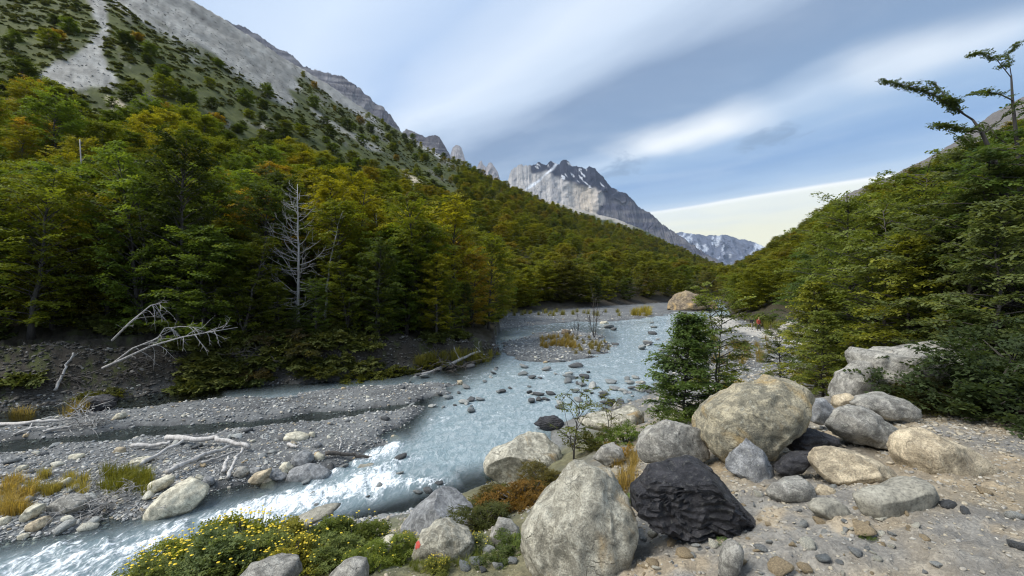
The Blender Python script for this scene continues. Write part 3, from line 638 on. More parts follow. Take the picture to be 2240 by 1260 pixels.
# ------------------------------------------------------------------ scatter of countless small pieces (geometry nodes)
def scatter(name, pts, rots, scl, protos, label, cat, mat=None, seed=0):
    rg = np.random.default_rng(seed); pts = np.asarray(pts, np.float32); n = len(pts)
    me = bpy.data.meshes.new(name); me.vertices.add(n); me.vertices.foreach_set('co', pts.ravel())
    me.attributes.new('rot', 'FLOAT_VECTOR', 'POINT').data.foreach_set('vector', np.asarray(rots, np.float32).ravel())
    scl = np.asarray(scl, np.float32); scl = np.repeat(scl[:, None], 3, 1) if scl.ndim == 1 else scl
    me.attributes.new('scl', 'FLOAT_VECTOR', 'POINT').data.foreach_set('vector', scl.ravel())
    me.attributes.new('pick', 'INT', 'POINT').data.foreach_set('value', rg.integers(0, len(protos), n).astype(np.int32))
    o = link(name, me); tag(o, label, cat, kind='stuff')
    g = bpy.data.node_groups.new(name, 'GeometryNodeTree')
    g.interface.new_socket('Geometry', in_out='INPUT', socket_type='NodeSocketGeometry'); g.interface.new_socket('Geometry', in_out='OUTPUT', socket_type='NodeSocketGeometry')
    gi = g.nodes.new('NodeGroupInput'); go = g.nodes.new('NodeGroupOutput'); iop = g.nodes.new('GeometryNodeInstanceOnPoints'); jn = g.nodes.new('GeometryNodeJoinGeometry')
    for p in protos:
        last = None
        oi = g.nodes.new('GeometryNodeObjectInfo'); oi.inputs['Object'].default_value = p; oi.transform_space = 'ORIGINAL'; last = oi.outputs['Geometry']
        if mat is not None:
            sm = g.nodes.new('GeometryNodeSetMaterial'); sm.inputs['Material'].default_value = mat; g.links.new(last, sm.inputs['Geometry']); last = sm.outputs['Geometry']
        ti = g.nodes.new('GeometryNodeGeometryToInstance'); g.links.new(last, ti.inputs[0]); g.links.new(ti.outputs[0], jn.inputs[0])
    def na(nm, ty):
        a = g.nodes.new('GeometryNodeInputNamedAttribute'); a.data_type = ty; a.inputs['Name'].default_value = nm; return a.outputs['Attribute']
    er = g.nodes.new('FunctionNodeEulerToRotation'); g.links.new(na('rot', 'FLOAT_VECTOR'), er.inputs[0])
    iop.inputs['Pick Instance'].default_value = True
    g.links.new(gi.outputs[0], iop.inputs['Points']); g.links.new(jn.outputs[0], iop.inputs['Instance']); g.links.new(na('pick', 'INT'), iop.inputs['Instance Index'])
    g.links.new(er.outputs[0], iop.inputs['Rotation']); g.links.new(na('scl', 'FLOAT_VECTOR'), iop.inputs['Scale']); g.links.new(iop.outputs[0], go.inputs[0])
    md = o.modifiers.new('scatter', 'NODES'); md.node_group = g
    return o

# ------------------------------------------------------------------ forests
PALETTE = {'olive green': (.165, .192, .020), 'yellow green': (.255, .240, .020), 'dark green': (.072, .098, .020), 'orange tinged': (.29, .20, .024), 'mid green': (.128, .178, .026)}
forest = [beech(100 + i, 11, 3.0 + .2 * (i % 3), (.12, .04, .08)[i % 3], 84, 6, .86, .17, 6, 7, .17, ('oval', 'round', 'oval')[i % 3], el0=.5, stems=(1, 2, 1, 1, 2, 1)[i], gap=.08, lean=.05) for i in range(6)]
wide_t = [beech(150 + i, 9, 3.2, .03, 84, 6, .95, .21, 6, 6, .16, ('round', 'oval', 'round')[i]) for i in range(3)]
slope_t = [beech(140 + i, 6, 2.9, .02, 64, 5, .85, .24, 5, 6, .12, ('round', 'round', 'oval')[i]) for i in range(3)]
cand = []; rg = np.random.default_rng(21)
def inpoly1(px, py, poly): return float(sdf(np.array([px], float), np.array([py], float), poly)[0]) > 0
def thin(c, spf):
    cells = {}; out = []
    for i in range(len(c)):
        x, y = c[i]; sp = spf(y); ok = True; k = (int(x // 4), int(y // 4))
        for a in range(-2, 3):
            for b in range(-2, 3):
                for (u, v) in cells.get((k[0] + a, k[1] + b), ()):
                    if (u - x) ** 2 + (v - y) ** 2 < sp * sp: ok = False; break
                if not ok: break
            if not ok: break
        if ok: cells.setdefault(k, []).append((x, y)); out.append((x, y))
    return np.array(out)
def region(n, px0, px1, lo, hi, seed):
    """random ground points with lo..hi along the column's knots (knot number + fraction)"""
    r = np.random.default_rng(seed); px = r.uniform(px0, px1, n); D, Z = knots(px); D = np.array(D)
    def at(k): i = int(k); f = k - i; return D[i] * (1 - f) + D[min(i + 1, 4)] * f
    a, b = at(lo), at(hi); u = r.uniform(0, 1, n); d = np.sqrt(a * a + u * (b * b - a * a)); return np.stack([(px - HX) / F * d, d], -1)
SKYBLUE = None
def tree_list(c, kind, hf):
    z = H(c[:, 0], c[:, 1]); out = []
    for (x, y), zz in zip(c, z): out.append((x, y, zz, hf(x, y), kind))
    return out
L1 = thin(np.concatenate([region(1500, -260, 1090, 1.0, 2.0, 1), region(5000, -200, 1560, 1.1, 3.0, 2), region(500, 1095, 1590, 1.0, 1.8, 12), region(2600, 1010, 1580, 2.8, 3.85, 14)]), lambda y: 2.2 if y < 45 else (3.7 if y < 120 else 6.6))
L1 = L1[(pxof(L1[:, 0], L1[:, 1]) > -260)]
R1 = thin(np.concatenate([region(900, 1600, 2500, .35, 2.0, 3), region(2200, 1590, 2450, 1.0, 2.72, 4), region(500, 1590, 1830, 2.6, 3.4, 44)]), lambda y: 2.3 if y < 45 else (3.7 if y < 120 else 6.2))
def hl(x, y): return rg.uniform(7.0, 11.5) if y < 60 else (rg.uniform(6, 11.5) if y < 140 else rg.uniform(5.5, 12))
trees = tree_list(L1, 'left', hl) + tree_list(R1, 'right', lambda x, y: rg.uniform(4.5, 7.5) if y < 60 else rg.uniform(5.0, 8.0))
keep = []
for t in trees:
    x, y, z, h, k = t; px = pxof(x, y); top = HY - F * (z + h - CZ) / y; bot = HY - F * (z - CZ) / y
    if k == 'right' and (y < 17 or (px < 1830 and y < 30)): continue
    if k == 'right' and min(np.hypot(PATH[:, 0] - x, PATH[:, 1] - y)) < 5.5: continue
    if k == 'right' and px < 1700 and y < 74: continue
    if k == 'left' and (inpoly1(px, bot, SCREE[1]) or inpoly1(px, bot - 25, SCREE[1])): continue
    if k == 'left' and px < 800:
        D_, Z_ = knots(np.array([px])); 
        if (y - D_[2][0]) / (D_[3][0] - D_[2][0]) > .56 + .18 * math.sin(px * .021) + .06 * math.sin(px * .07): continue
    if k == 'left' and 590 < px < 715 and y < 31: continue           # room for the dead tree
    if k == 'left' and 130 < px < 520 and y < 25: continue
    if k == 'left' and px > 930 and y < 40: continue
    keep.append(t)
trees = keep
def app(t): return t[3] / t[1]
vis = [t for t in trees if -120 < pxof(t[0], t[1]) < 2360]
vis.sort(key=lambda t: -app(t)); single = vis[:300]; rest = vis[300:]
def tint(px, y, kind, u):
    if kind == 'right': names = ['olive green', 'mid green', 'dark green', 'yellow green']; wts = [.4, .32, .2, .08]
    elif y < 34: names = ['olive green', 'mid green', 'dark green', 'yellow green']; wts = [.45, .3, .1, .15]
    elif px > 560: names = ['yellow green', 'olive green', 'orange tinged', 'mid green', 'dark green']; wts = [.38, .34, .07, .15, .06]
    else: names = ['olive green', 'yellow green', 'mid green', 'dark green', 'orange tinged']; wts = [.42, .26, .18, .1, .04]
    return names[min(int(np.searchsorted(np.cumsum(wts), u)), len(names) - 1)]
crown_protos = []
ORD = 'first second third fourth fifth sixth seventh eighth ninth tenth eleventh twelfth thirteenth fourteenth fifteenth sixteenth seventeenth eighteenth nineteenth twentieth'.split()
front = sorted([i for i, t in enumerate(single) if t[4] == 'left' and t[1] < 34 and pxof(t[0], t[1]) > 0], key=lambda i: pxof(single[i][0], single[i][1]))
front_no = {}
for n_, i in enumerate(front):
    k_ = n_ if n_ < (len(front) + 1) // 2 else len(front) - 1 - n_; side = 'left' if n_ < (len(front) + 1) // 2 else 'right'
    if k_ < 20: front_no[i] = f'{ORD[k_]} from the {side}'
for i, (x, y, z, h, k) in enumerate(single):
    px = float(pxof(x, y)); nm = tint(px, y, k, rg.uniform()); v = int(rg.integers(6)); sc = h / 11
    zone = ('on the steep right valley side' if k == 'right' else ('in the front row above the left cut bank' if y < 34 else 'in the dense forest climbing the left slope'))
    c = np.array(PALETTE[nm]) * rg.uniform(.72, 1.3)
    if k == 'left' and i not in front_no:
        mark = next(m_ for lim, m_ in ((130, 'near the left picture edge'), (540, 'behind the toppled tree'), (740, 'behind the bleached dead tree'), (900, 'right of the bleached dead tree'), (1080, 'behind the point'), (1300, 'beyond the far gravel bar'), (9999, 'towards the valley mouth')) if px < lim)
        zone = ('in the lower forest rows ' if y < 60 else 'higher in the left forest ') + mark
    elif k == 'right': zone = 'on the right valley side ' + ('near the gravel flat' if px < 1850 else 'above the largest back boulder' if px < 2080 else 'behind the high sparse beech')
    far_ = y > 62 or (k == 'left' and v == 5); o = plant('beech_tree', wide_t[v % 3] if far_ else forest[v], (x, y, z - .15), rg.uniform(0, 6.28), (h / 9 if far_ else sc * (1.15 if k == 'right' else 1.0)), c, (f'{nm} beech above the left cut bank, {front_no[i]} of the front row' if i in front_no else f'{nm} layered beech tree {zone}'), 'tree', f'{nm} beech trees {zone}', sz=rg.uniform(.9, 1.1) * (.9 if k == 'right' else 1))
    if far_ and len(crown_protos) < 3 and v % 3 == len(crown_protos): crown_protos.append([c2 for c2 in o.children if c2.name.startswith('crown')][0])
MAT['leaf_far'] = leaf_material('leaf_far', 'random', [(0, (.165, .192, .02)), (.2, (.25, .235, .02)), (.4, (.125, .165, .024)), (.55, (.215, .215, .022)), (.72, (.065, .088, .018)), (.85, (.24, .19, .024)), (1, (.09, .12, .02))])
if rest:
    A = np.array([(t[0], t[1], t[2] - .2) for t in rest]); S = np.array([t[3] / 9 for t in rest]); rr = np.zeros((len(rest), 3)); rr[:, 2] = rg.uniform(0, 6.28, len(rest))
    scatter('far_forest', A, rr, np.stack([S * 1.1, S * 1.1, S], -1), crown_protos, 'far beech woodland covering the upper valley sides', 'forest', MAT['leaf_far'])
# separate small trees and bushes scattered over the open upper slope
U = thin(np.concatenate([region(420, -60, 820, 2.5, 3.1, 15), region(1500, -60, 1560, 2.9, 3.99, 5)]), lambda y: 5.5)
rg2 = np.random.default_rng(33); bushes = []
uz = H(U[:, 0], U[:, 1])
for (x, y), z in zip(U, uz):
    px = float(pxof(x, y)); py = HY - F * (z - CZ) / y; D, Z = knots(np.array([px])); g = (y - D[3][0]) / (D[4][0] - D[3][0])
    if inpoly1(px, py, SCREE[0]) or inpoly1(px, py, SCREE[1]) or inpoly1(px, py - 22, SCREE[1]) or inpoly1(px + 14, py - 10, SCREE[1]) or inpoly1(px - 14, py - 10, SCREE[1]): continue
    if rg2.uniform() > (.9 if g < .2 else .75 if px > 900 else .28): continue
    if py < -20: continue
    bushes.append((x, y, z, rg2.uniform(3.0, 7.5) * (1.25 if px > 900 else 1.15), px, g))
bushes.sort(key=lambda b: -b[3] / b[1])
for i, (x, y, z, h, px, g) in enumerate(bushes[:230]):
    nm = ('dark green', 'dark green', 'olive green', 'mid green')[int(rg2.integers(4))] if i % 17 else 'orange tinged'
    zone = 'on the scree slope at upper left' if px < 620 else ('along the skyline of the left slope' if g > .7 else 'on the open slope above the forest')
    c = np.array(PALETTE[nm]) * rg2.uniform(.75, 1.05)
    plant('mountain_beech', slope_t[int(rg2.integers(3))], (x, y, z - .3), rg2.uniform(0, 6.28), h / 6, c, f'small {nm} beech {zone}', 'tree', f'small {nm} beeches {zone}', sz=rg2.uniform(.6, .9))
if len(bushes) > 230:
    B = np.array([(b[0], b[1], b[2] - .3) for b in bushes[230:]]); S = np.array([b[3] / 9 for b in bushes[230:]])
    scatter('far_scrub', B, np.stack([0 * S, 0 * S, rg2.uniform(0, 6.28, len(S))], -1), S, crown_protos[:3], 'scattered dark scrub on the far upper slope', 'scrub', MAT['leaf_far'])
def crown_of(o): return [c for c in o.children if c.name.startswith('crown')][0]
# low scrub mat on the slope
cover = [dense_bush(160 + i, 1.0, .6, 60, .45, .22, 4, 5) for i in range(2)]
G_ = region(17000, -40, 1540, 2.6, 3.99, 6); gz = H(G_[:, 0], G_[:, 1]); gpx1 = pxof(G_[:, 0], G_[:, 1]); gpy1 = HY - F * (gz - CZ) / G_[:, 1]
ok = (sdf(gpx1, gpy1, SCREE[0]) < 4) & (sdf(gpx1, gpy1, SCREE[1]) < 0) & (gpy1 > -30) & (fbm(v3(G_[:, 0] * .07, G_[:, 1] * .07), 3, 91) > -.3)
G_ = G_[ok]; gz = gz[ok]
low = plant('low_bush', cover[0], (*P(330, 205, 118)[:2], h1(*P(330, 205, 118)[:2])), 0, 1.6, PALETTE['dark green'], 'low rounded green bush on the grassy slope below the scree', 'bush')
low2 = plant('low_bush', cover[1], (*P(560, 255, 150)[:2], h1(*P(560, 255, 150)[:2])), 0, 2.0, PALETTE['olive green'], 'low olive bush just above the forest edge', 'bush')
MAT['scrub'] = leaf_material('scrub', 'random', [(0, (.115, .132, .03)), (.5, (.15, .155, .04)), (1, (.085, .105, .026))], trans=.2)
scatter('slope_scrub', np.column_stack([G_, gz - .15]), np.stack([0 * gz, 0 * gz, rg2.uniform(0, 6.28, len(gz))], -1), (.25 + 1.1 * rg2.uniform(0, 1, len(gz)) ** 2.2), [crown_of(low), crown_of(low2)], 'low green scrub carpeting the open mountain side', 'scrub', MAT['scrub'])
# undergrowth that fills the dark forest edge on the left
UG = region(1500, -200, 1085, .42, 1.3, 8); UG = UG[(UG[:, 1] < 60) & (fbm(v3(UG[:, 0] * .35, UG[:, 1] * .35), 3, 95) > .02)]; uz = H(UG[:, 0], UG[:, 1])
scatter('undergrowth', np.column_stack([UG, uz - .1]), np.stack([0 * uz, 0 * uz, rg2.uniform(0, 6.28, len(uz))], -1), rg2.uniform(.4, 1.1, len(uz)), [crown_of(low), crown_of(low2)], 'dark undergrowth along the top of the left bank', 'undergrowth', MAT['scrub'])
# ------------------------------------------------------------------ rocks
_ico = {}
def ico(sub):
    if sub not in _ico:
        bm = bmesh.new(); bmesh.ops.create_icosphere(bm, subdivisions=sub, radius=1.0)
        _ico[sub] = (np.array([v.co for v in bm.verts]), np.array([[v.index for v in f.verts] for f in bm.faces])); bm.free()
    return _ico[sub]
def cut(V, rg, n, lo=.72, hi=.95, soft=.25, bias=None):
    """flatten with random planes: broken faces"""
    for _ in range(n):
        nv = rg.normal(0, 1, 3)
        if bias is not None: nv = nv * bias
        nv /= np.linalg.norm(nv); dd = V @ nv; lim = dd.max() * rg.uniform(lo, hi); ex = np.maximum(0, dd - lim); V = V - np.outer(ex * (1 - soft * .3), nv)
    return V
RM = MAT
RM['r_pale'] = rock_material('pale_lichen_rock', (.56, .53, .43), (.28, .262, .205), (.43, .30, .14), .35, .45, 3.0, bumpd=.05)
RM['r_yellow'] = rock_material('yellow_granite', (.42, .37, .255), (.21, .195, .145), (.44, .315, .14), .6, .3, 2.4, bumpd=.04)
RM['r_grey'] = rock_material('grey_rock', (.41, .392, .345), (.205, .197, .175), (.34, .27, .17), .15, .4, 3.0, bumpd=.04)
RM['r_dark'] = rock_material('dark_shale', (.062, .060, .064), (.030, .030, .034), (.12, .085, .072), .25, .10, 3.2, .55, strata=4.5, bumpd=.05)
RM['r_tan'] = rock_material('tan_rock', (.55, .465, .325), (.33, .275, .19), (.36, .27, .16), .2, .15, 2.6, bumpd=.03)
RM['r_olive'] = rock_material('smooth_olive_rock', (.29, .275, .225), (.235, .222, .18), None, 0, .06, 1.6, bumpd=.012)
RM['r_cream'] = rock_material('cream_rock', (.60, .57, .45), (.42, .39, .30), (.40, .27, .13), .1, .12, 2.2, bumpd=.02)
RM['r_blue'] = rock_material('blue_grey_rock', (.31, .315, .315), (.155, .16, .165), None, 0, .25, 3.0, bumpd=.03)
RM['r_rust'] = rock_material('tan_outcrop', (.33, .26, .16), (.15, .12, .09), (.48, .33, .14), .5, .1, .5, bumpd=.15)
def C3(pts): return [(1380 + x / 2.25, 700 + y / 2.25) for x, y in pts]
def C2(pts): return [(700 + x / 2.0329, 640 + y / 2.0323) for x, y in pts]
def C1(pts): return [(x / 2.0329, 640 + y / 2.0323) for x, y in pts]
def CL(pts): return [(x / 3.316, 880 + y / 3.316) for x, y in pts]
def CM(pts): return [(500 + x / 3.705, 920 + y / 3.705) for x, y in pts]
def rock(name, poly, mat, label, thick=.8, cuts=6, rough=.05, sub=5, seed=1, d=None, back=.45, ledges=0.0, group=None, cat='boulder', power=.75, sink=.06, lo=.78, fine=.012, planes=()):
    """boulder with the measured outline as seen from the path, given its own depth; its foot rests on the ground"""
    poly = np.array(poly, float); rg = np.random.default_rng(seed)
    cxp, cyp = (poly[:, 0].min() + poly[:, 0].max()) / 2, (poly[:, 1].min() + poly[:, 1].max()) / 2
    if d is None: d = hit(poly[:, 0].mean(), poly[:, 1].max())[1]
    wd = (poly[:, 0].max() - poly[:, 0].min()) / F * d; hd = (poly[:, 1].max() - poly[:, 1].min()) / F * d
    Ry = .5 * thick * math.sqrt(wd * max(hd, wd * .5)); dc = d + Ry * back
    pts = np.stack([(poly[:, 0] - cxp) / F * dc, -(poly[:, 1] - cyp) / F * dc], -1)
    den = np.concatenate([pts[i] + (pts[(i + 1) % len(pts)] - pts[i]) * np.linspace(0, 1, 12, endpoint=False)[:, None] for i in range(len(pts))])
    ang = np.arctan2(den[:, 1], den[:, 0]); rad = np.hypot(den[:, 0], den[:, 1]); o_ = np.argsort(ang); ang, rad = ang[o_], rad[o_]
    U, Fc = ico(sub); V = U.copy(); V = cut(V, rg, cuts + 3, lo - .14, .93)
    a, b_, c = V[:, 0], V[:, 1], V[:, 2]; rho = np.hypot(a, c); ph = np.arctan2(c, a)
    rr = np.interp(ph, ang, rad, period=2 * np.pi); rs = np.clip(rho, 0, 1) ** power
    S = float(math.sqrt(wd * hd))
    X = rr * rs * np.cos(ph); Zz = rr * rs * np.sin(ph); Y = np.sign(b_) * np.abs(b_) ** .85 * Ry
    Wv = np.stack([X, Y, Zz], -1)
    Nn = U / (np.linalg.norm(U, axis=1)[:, None])
    for (nx, ny, nz_, fr_) in planes:
        nv = np.array((nx, ny, nz_)); nv /= np.linalg.norm(nv); dd = Wv @ nv; ex = np.maximum(0, dd - dd.max() * fr_); Wv = Wv - np.outer(ex, nv)
    dsp = 1.35 * rough * S * (fbm(Wv / S * 2.2 + seed * 3.1, 5, seed) + .5 * ridged(Wv / S * 4.5 + seed, 3, seed + 3)) + fine * S * fbm(Wv / S * 14 + seed, 3, seed + 9)
    if ledges:
        f = Zz / S * 5 + X / S * 3.4 + 3.0 * fbm(Wv / S * 3.2, 4, seed + 2) + 2.0 * np.floor(2.5 * fbm(Wv / S * 1.6, 2, seed + 8)); saw = f - np.floor(f); front = sstep(.1, -.4, Nn[:, 1]); dsp = dsp + ledges * S * (saw ** 2.5 - .4) * front * (Nn[:, 2] < .55)
    Wv = Wv + Nn * dsp[:, None]
    for ax_, ext in ((0, np.ptp(poly[:, 0]) / F * dc), (2, np.ptp(poly[:, 1]) / F * dc)):
        lo_, hi_ = Wv[:, ax_].min(), Wv[:, ax_].max(); Wv[:, ax_] = (Wv[:, ax_] - (lo_ + hi_) / 2) * (ext / (hi_ - lo_))
    zc = CZ - (cyp - HY) / F * dc; xc = (cxp - HX) / F * dc; zmin = Wv[:, 2].min()
    me = mesh_np(name, Wv - np.array((0, 0, zmin)), [Fc], [mat], smooth=not ledges)
    o = link(name, me, None, (xc, dc, zc + zmin - sink * hd * .3))
    return tag(o, label, cat, group)
rock('boulder', C2([(890, 1060), (905, 980), (950, 900), (1010, 830), (1080, 770), (1130, 735), (1190, 728), (1260, 760), (1310, 800), (1340, 850), (1370, 920), (1400, 980), (1390, 1060), (1395, 1120), (1370, 1190), (1320, 1240), (1250, 1285), (1100, 1310), (960, 1300), (905, 1230)]), RM['r_pale'], 'largest pale lichen-mottled boulder at bottom centre', 1.0, 9, .06, 6, 11, d=3.45, power=.7)
rock('boulder', C3([(345, 520), (400, 440), (480, 380), (560, 320), (650, 300), (700, 270), (760, 285), (840, 310), (885, 370), (890, 470), (870, 520), (800, 560), (770, 600), (700, 630), (640, 645), (560, 655), (490, 690), (440, 680), (370, 640), (340, 590)]), RM['r_yellow'], 'big rounded yellow and grey boulder above the dark shale block', .9, 6, .045, 6, 12, d=4.75)
rock('boulder', C3([(30, 640), (60, 550), (120, 505), (220, 485), (300, 490), (350, 515), (360, 560), (365, 620), (370, 670), (300, 710), (150, 710), (40, 690)]), RM['r_grey'], 'grey mottled boulder tucked left of the big yellow boulder', .8, 5, .05, 5, 13, d=5.0)
rock('shale_block', C3([(5, 775), (75, 700), (110, 660), (230, 650), (330, 645), (400, 670), (470, 740), (560, 850), (640, 940), (700, 1010), (695, 1045), (560, 1030), (470, 1010), (380, 1010), (250, 1005), (120, 975), (60, 920), (20, 850)]), RM['r_dark'], 'jagged black shale block with stepped broken face', .75, 14, .04, 6, 14, d=3.32, ledges=.045, power=.62, lo=.78, sink=.45, planes=((-.15, -.35, .92, .80), (.72, -.25, .65, .72), (-.2, -.97, .12, .62), (.35, -.9, -.2, .70), (0, -.7, -.7, .82)))
rock('boulder', C3([(480, 710), (520, 650), (580, 585), (630, 630), (680, 680), (705, 740), (660, 800), (600, 830), (540, 770), (485, 740)]), RM['r_blue'], 'sharp angular blue grey rock between the shale and yellow boulder', .8, 9, .03, 5, 15, d=4.3, power=.6, planes=((-.6, -.7, .4, .6), (.7, -.6, .3, .65), (.1, -.6, .8, .75)))
rock('boulder', C3([(770, 600), (790, 530), (850, 520), (930, 540), (990, 560), (1000, 605), (940, 620), (850, 650), (790, 650)]), RM['r_dark'], 'small broken dark rock right of the yellow boulder', .8, 10, .07, 5, 16, d=4.75, power=.6)
rock('boulder', C3([(965, 510), (1010, 440), (1080, 420), (1150, 430), (1220, 470), (1270, 510), (1300, 560), (1290, 600), (1230, 620), (1130, 610), (1050, 590), (1000, 550)]), RM['r_grey'], 'wedge-shaped grey boulder in the middle of the right-hand pile', .9, 7, .05, 5, 17, d=4.95)
rock('boulder', C3([(895, 700), (930, 650), (980, 630), (1070, 640), (1180, 680), (1260, 710), (1305, 750), (1280, 785), (1200, 800), (1100, 815), (1000, 815), (930, 770)]), RM['r_tan'], 'angular tan boulder resting on the smooth olive grey rock', .9, 9, .04, 5, 18, d=3.95, power=.65, planes=((-.3, -.75, .6, .62), (.4, -.7, .6, .7), (0, -.8, -.5, .7)))
rock('boulder', C3([(1310, 610), (1330, 560), (1400, 530), (1480, 530), (1560, 570), (1650, 620), (1720, 680), (1745, 710), (1700, 760), (1620, 790), (1500, 795), (1430, 770), (1370, 720), (1320, 670)]), RM['r_tan'], 'smooth tapered tan boulder at the right end of the pile', .9, 5, .03, 5, 19, d=4.15)
rock('boulder', C3([(1095, 860), (1150, 830), (1290, 810), (1380, 780), (1440, 785), (1465, 830), (1475, 900), (1480, 975), (1430, 1000), (1320, 1015), (1230, 1015), (1150, 995), (1120, 930)]), RM['r_olive'], 'smooth flat-faced olive grey rock lowest at the right', .7, 5, .02, 5, 20, d=3.22, power=.6, fine=.004)
rock('boulder', C3([(655, 830), (700, 790), (850, 775), (880, 800), (895, 850), (885, 890), (820, 900), (720, 885)]), RM['r_grey'], 'low blocky grey rock beside the shale block', .8, 6, .04, 4, 21, d=3.7)
rock('boulder', C3([(905, 850), (950, 815), (1000, 830), (1015, 860), (985, 880), (920, 885)]), RM['r_tan'], 'small tan stone wedged under the angular tan boulder', .8, 6, .04, 4, 22, d=3.72)
rock('boulder', C3([(880, 920), (920, 885), (1000, 880), (1050, 910), (1065, 965), (1000, 1005), (930, 980)]), RM['r_olive'], 'small rounded grey stone left of the smooth olive rock', .8, 5, .03, 4, 23, d=3.26)
rock('boulder', C3([(1120, 170), (1160, 150), (1240, 155), (1270, 130), (1380, 105), (1500, 105), (1580, 115), (1660, 130), (1690, 330), (1560, 395), (1350, 385), (1200, 360), (1140, 260)]), RM['r_grey'], 'largest dark grey boulder at the back under the trees', .9, 6, .05, 6, 24, d=7.2)
rock('boulder', C3([(985, 370), (1040, 260), (1100, 200), (1150, 190), (1175, 270), (1190, 350), (1080, 390)]), RM['r_grey'], 'slanting brownish rock leaning on the largest back boulder', .8, 6, .05, 4, 25, d=7.3)
rock('boulder', C3([(1095, 410), (1140, 370), (1230, 358), (1330, 375), (1390, 400), (1410, 455), (1330, 495), (1250, 490), (1150, 440)]), RM['r_grey'], 'long low grey boulder just below the largest back boulder', .9, 5, .05, 5, 26, d=6.0)
rock('boulder', C3([(1000, 410), (1020, 370), (1070, 358), (1110, 380), (1095, 430), (1020, 450)]), RM['r_tan'], 'small pale tan rock above the wedge-shaped grey boulder', .8, 5, .04, 4, 27, d=6.3)
rock('boulder', C3([(885, 395), (960, 383), (990, 430), (1000, 490), (930, 510), (870, 495)]), RM['r_blue'], 'square blue grey block right behind the yellow boulder', .8, 8, .03, 4, 28, d=5.8, power=.6)
rock('boulder', C3([(705, 745), (760, 690), (850, 645), (900, 650), (880, 695), (840, 745), (770, 762)]), RM['r_dark'], 'thin dark slab behind the low blocky grey rock', .7, 8, .05, 4, 29, d=4.2, power=.6)
rock('boulder', C3([(445, 1210), (470, 1110), (510, 1078), (540, 1100), (530, 1160), (490, 1250), (440, 1275)]), RM['r_grey'], 'narrow upright stone at the bottom beneath the shale block', .9, 6, .05, 4, 30, d=2.75)
rock('boulder', C2([(415, 1150), (440, 1050), (490, 1010), (560, 1008), (620, 1030), (690, 1080), (690, 1150), (620, 1190), (560, 1210), (500, 1215), (440, 1190)]), RM['r_pale'], 'speckled grey boulder with a small red paint mark', .9, 7, .05, 5, 31, d=4.5); speckled = bpy.data.objects[-1] if False else [o for o in COL.objects if o.get('label') == 'speckled grey boulder with a small red paint mark'][0]
rock('boulder', C2([(350, 1060), (400, 990), (470, 930), (530, 890), (600, 900), (660, 940), (695, 985), (670, 1050), (600, 1090), (520, 1100), (430, 1120), (360, 1120)]), RM['r_blue'], 'sloping grey slab at the edge of the rapids', .9, 8, .025, 5, 32, d=6.6, power=.62, planes=((.35, -.25, .9, .62), (-.55, -.75, .35, .6)))
rock('boulder', C2([(750, 1060), (790, 1005), (850, 1015), (890, 1060), (880, 1130), (800, 1140), (755, 1110)]), RM['r_grey'], 'small grey rock left of the largest pale boulder', .8, 8, .04, 4, 33, d=4.9)
rock('boulder', C2([(728, 740), (760, 710), (860, 660), (920, 635), (990, 650), (1060, 700), (1080, 740), (1060, 800), (930, 830), (850, 840), (780, 820), (735, 785)]), RM['r_pale'], 'flat-topped grey boulder at the river edge', .9, 7, .04, 5, 34, d=9.0, power=.62, planes=((.1, -.35, .93, .66), (-.1, -.95, -.2, .7)))
rock('boulder', C2([(190, 1150), (240, 1100), (320, 1090), (380, 1110), (380, 1170), (280, 1200), (220, 1195)]), RM['r_cream'], 'pale cream rock among the green bushes at bottom', .9, 5, .03, 4, 35, d=4.7)
rock('boulder', C2([(20, 1290), (80, 1215), (150, 1188), (200, 1195), (212, 1240), (200, 1310), (100, 1330)]), RM['r_grey'], 'smooth oval grey stone at the bottom edge', .9, 4, .015, 4, 36, d=3.6, fine=.004)
rock('boulder', C1([(1030, 1290), (1120, 1200), (1180, 1180), (1320, 1190), (1330, 1250), (1310, 1310), (1100, 1320)]), RM['r_grey'], 'flat grey rock at the bottom edge below the yellow flowers', .9, 6, .04, 5, 37, d=3.5)
rock('boulder', C2([(1150, 575), (1200, 555), (1300, 540), (1400, 510), (1440, 530), (1445, 590), (1390, 620), (1310, 630), (1240, 610), (1170, 600)]), RM['r_pale'], 'long pale pinkish rock on the near shore left of the bushy young beech', .8, 7, .04, 5, 38, d=11.5, power=.65)
rock('boulder', C2([(950, 585), (980, 550), (1040, 545), (1085, 570), (1085, 605), (1000, 612)]), RM['r_dark'], 'wet dark rock standing in the river behind the sapling', .8, 6, .05, 4, 39)
rock('boulder', C2([(1215, 745), (1260, 690), (1310, 672), (1350, 690), (1350, 745), (1280, 770)]), RM['r_grey'], 'grey rock peeking out behind the largest pale boulder', .8, 6, .04, 4, 40, d=6.2)
rock('boulder', CM([(480, 830), (560, 780), (700, 730), (860, 700), (880, 740), (720, 800), (600, 860), (500, 880)]), RM['r_olive'], 'flat olive slab at the foot of the rapids', .9, 6, .03, 4, 41, d=9.2)
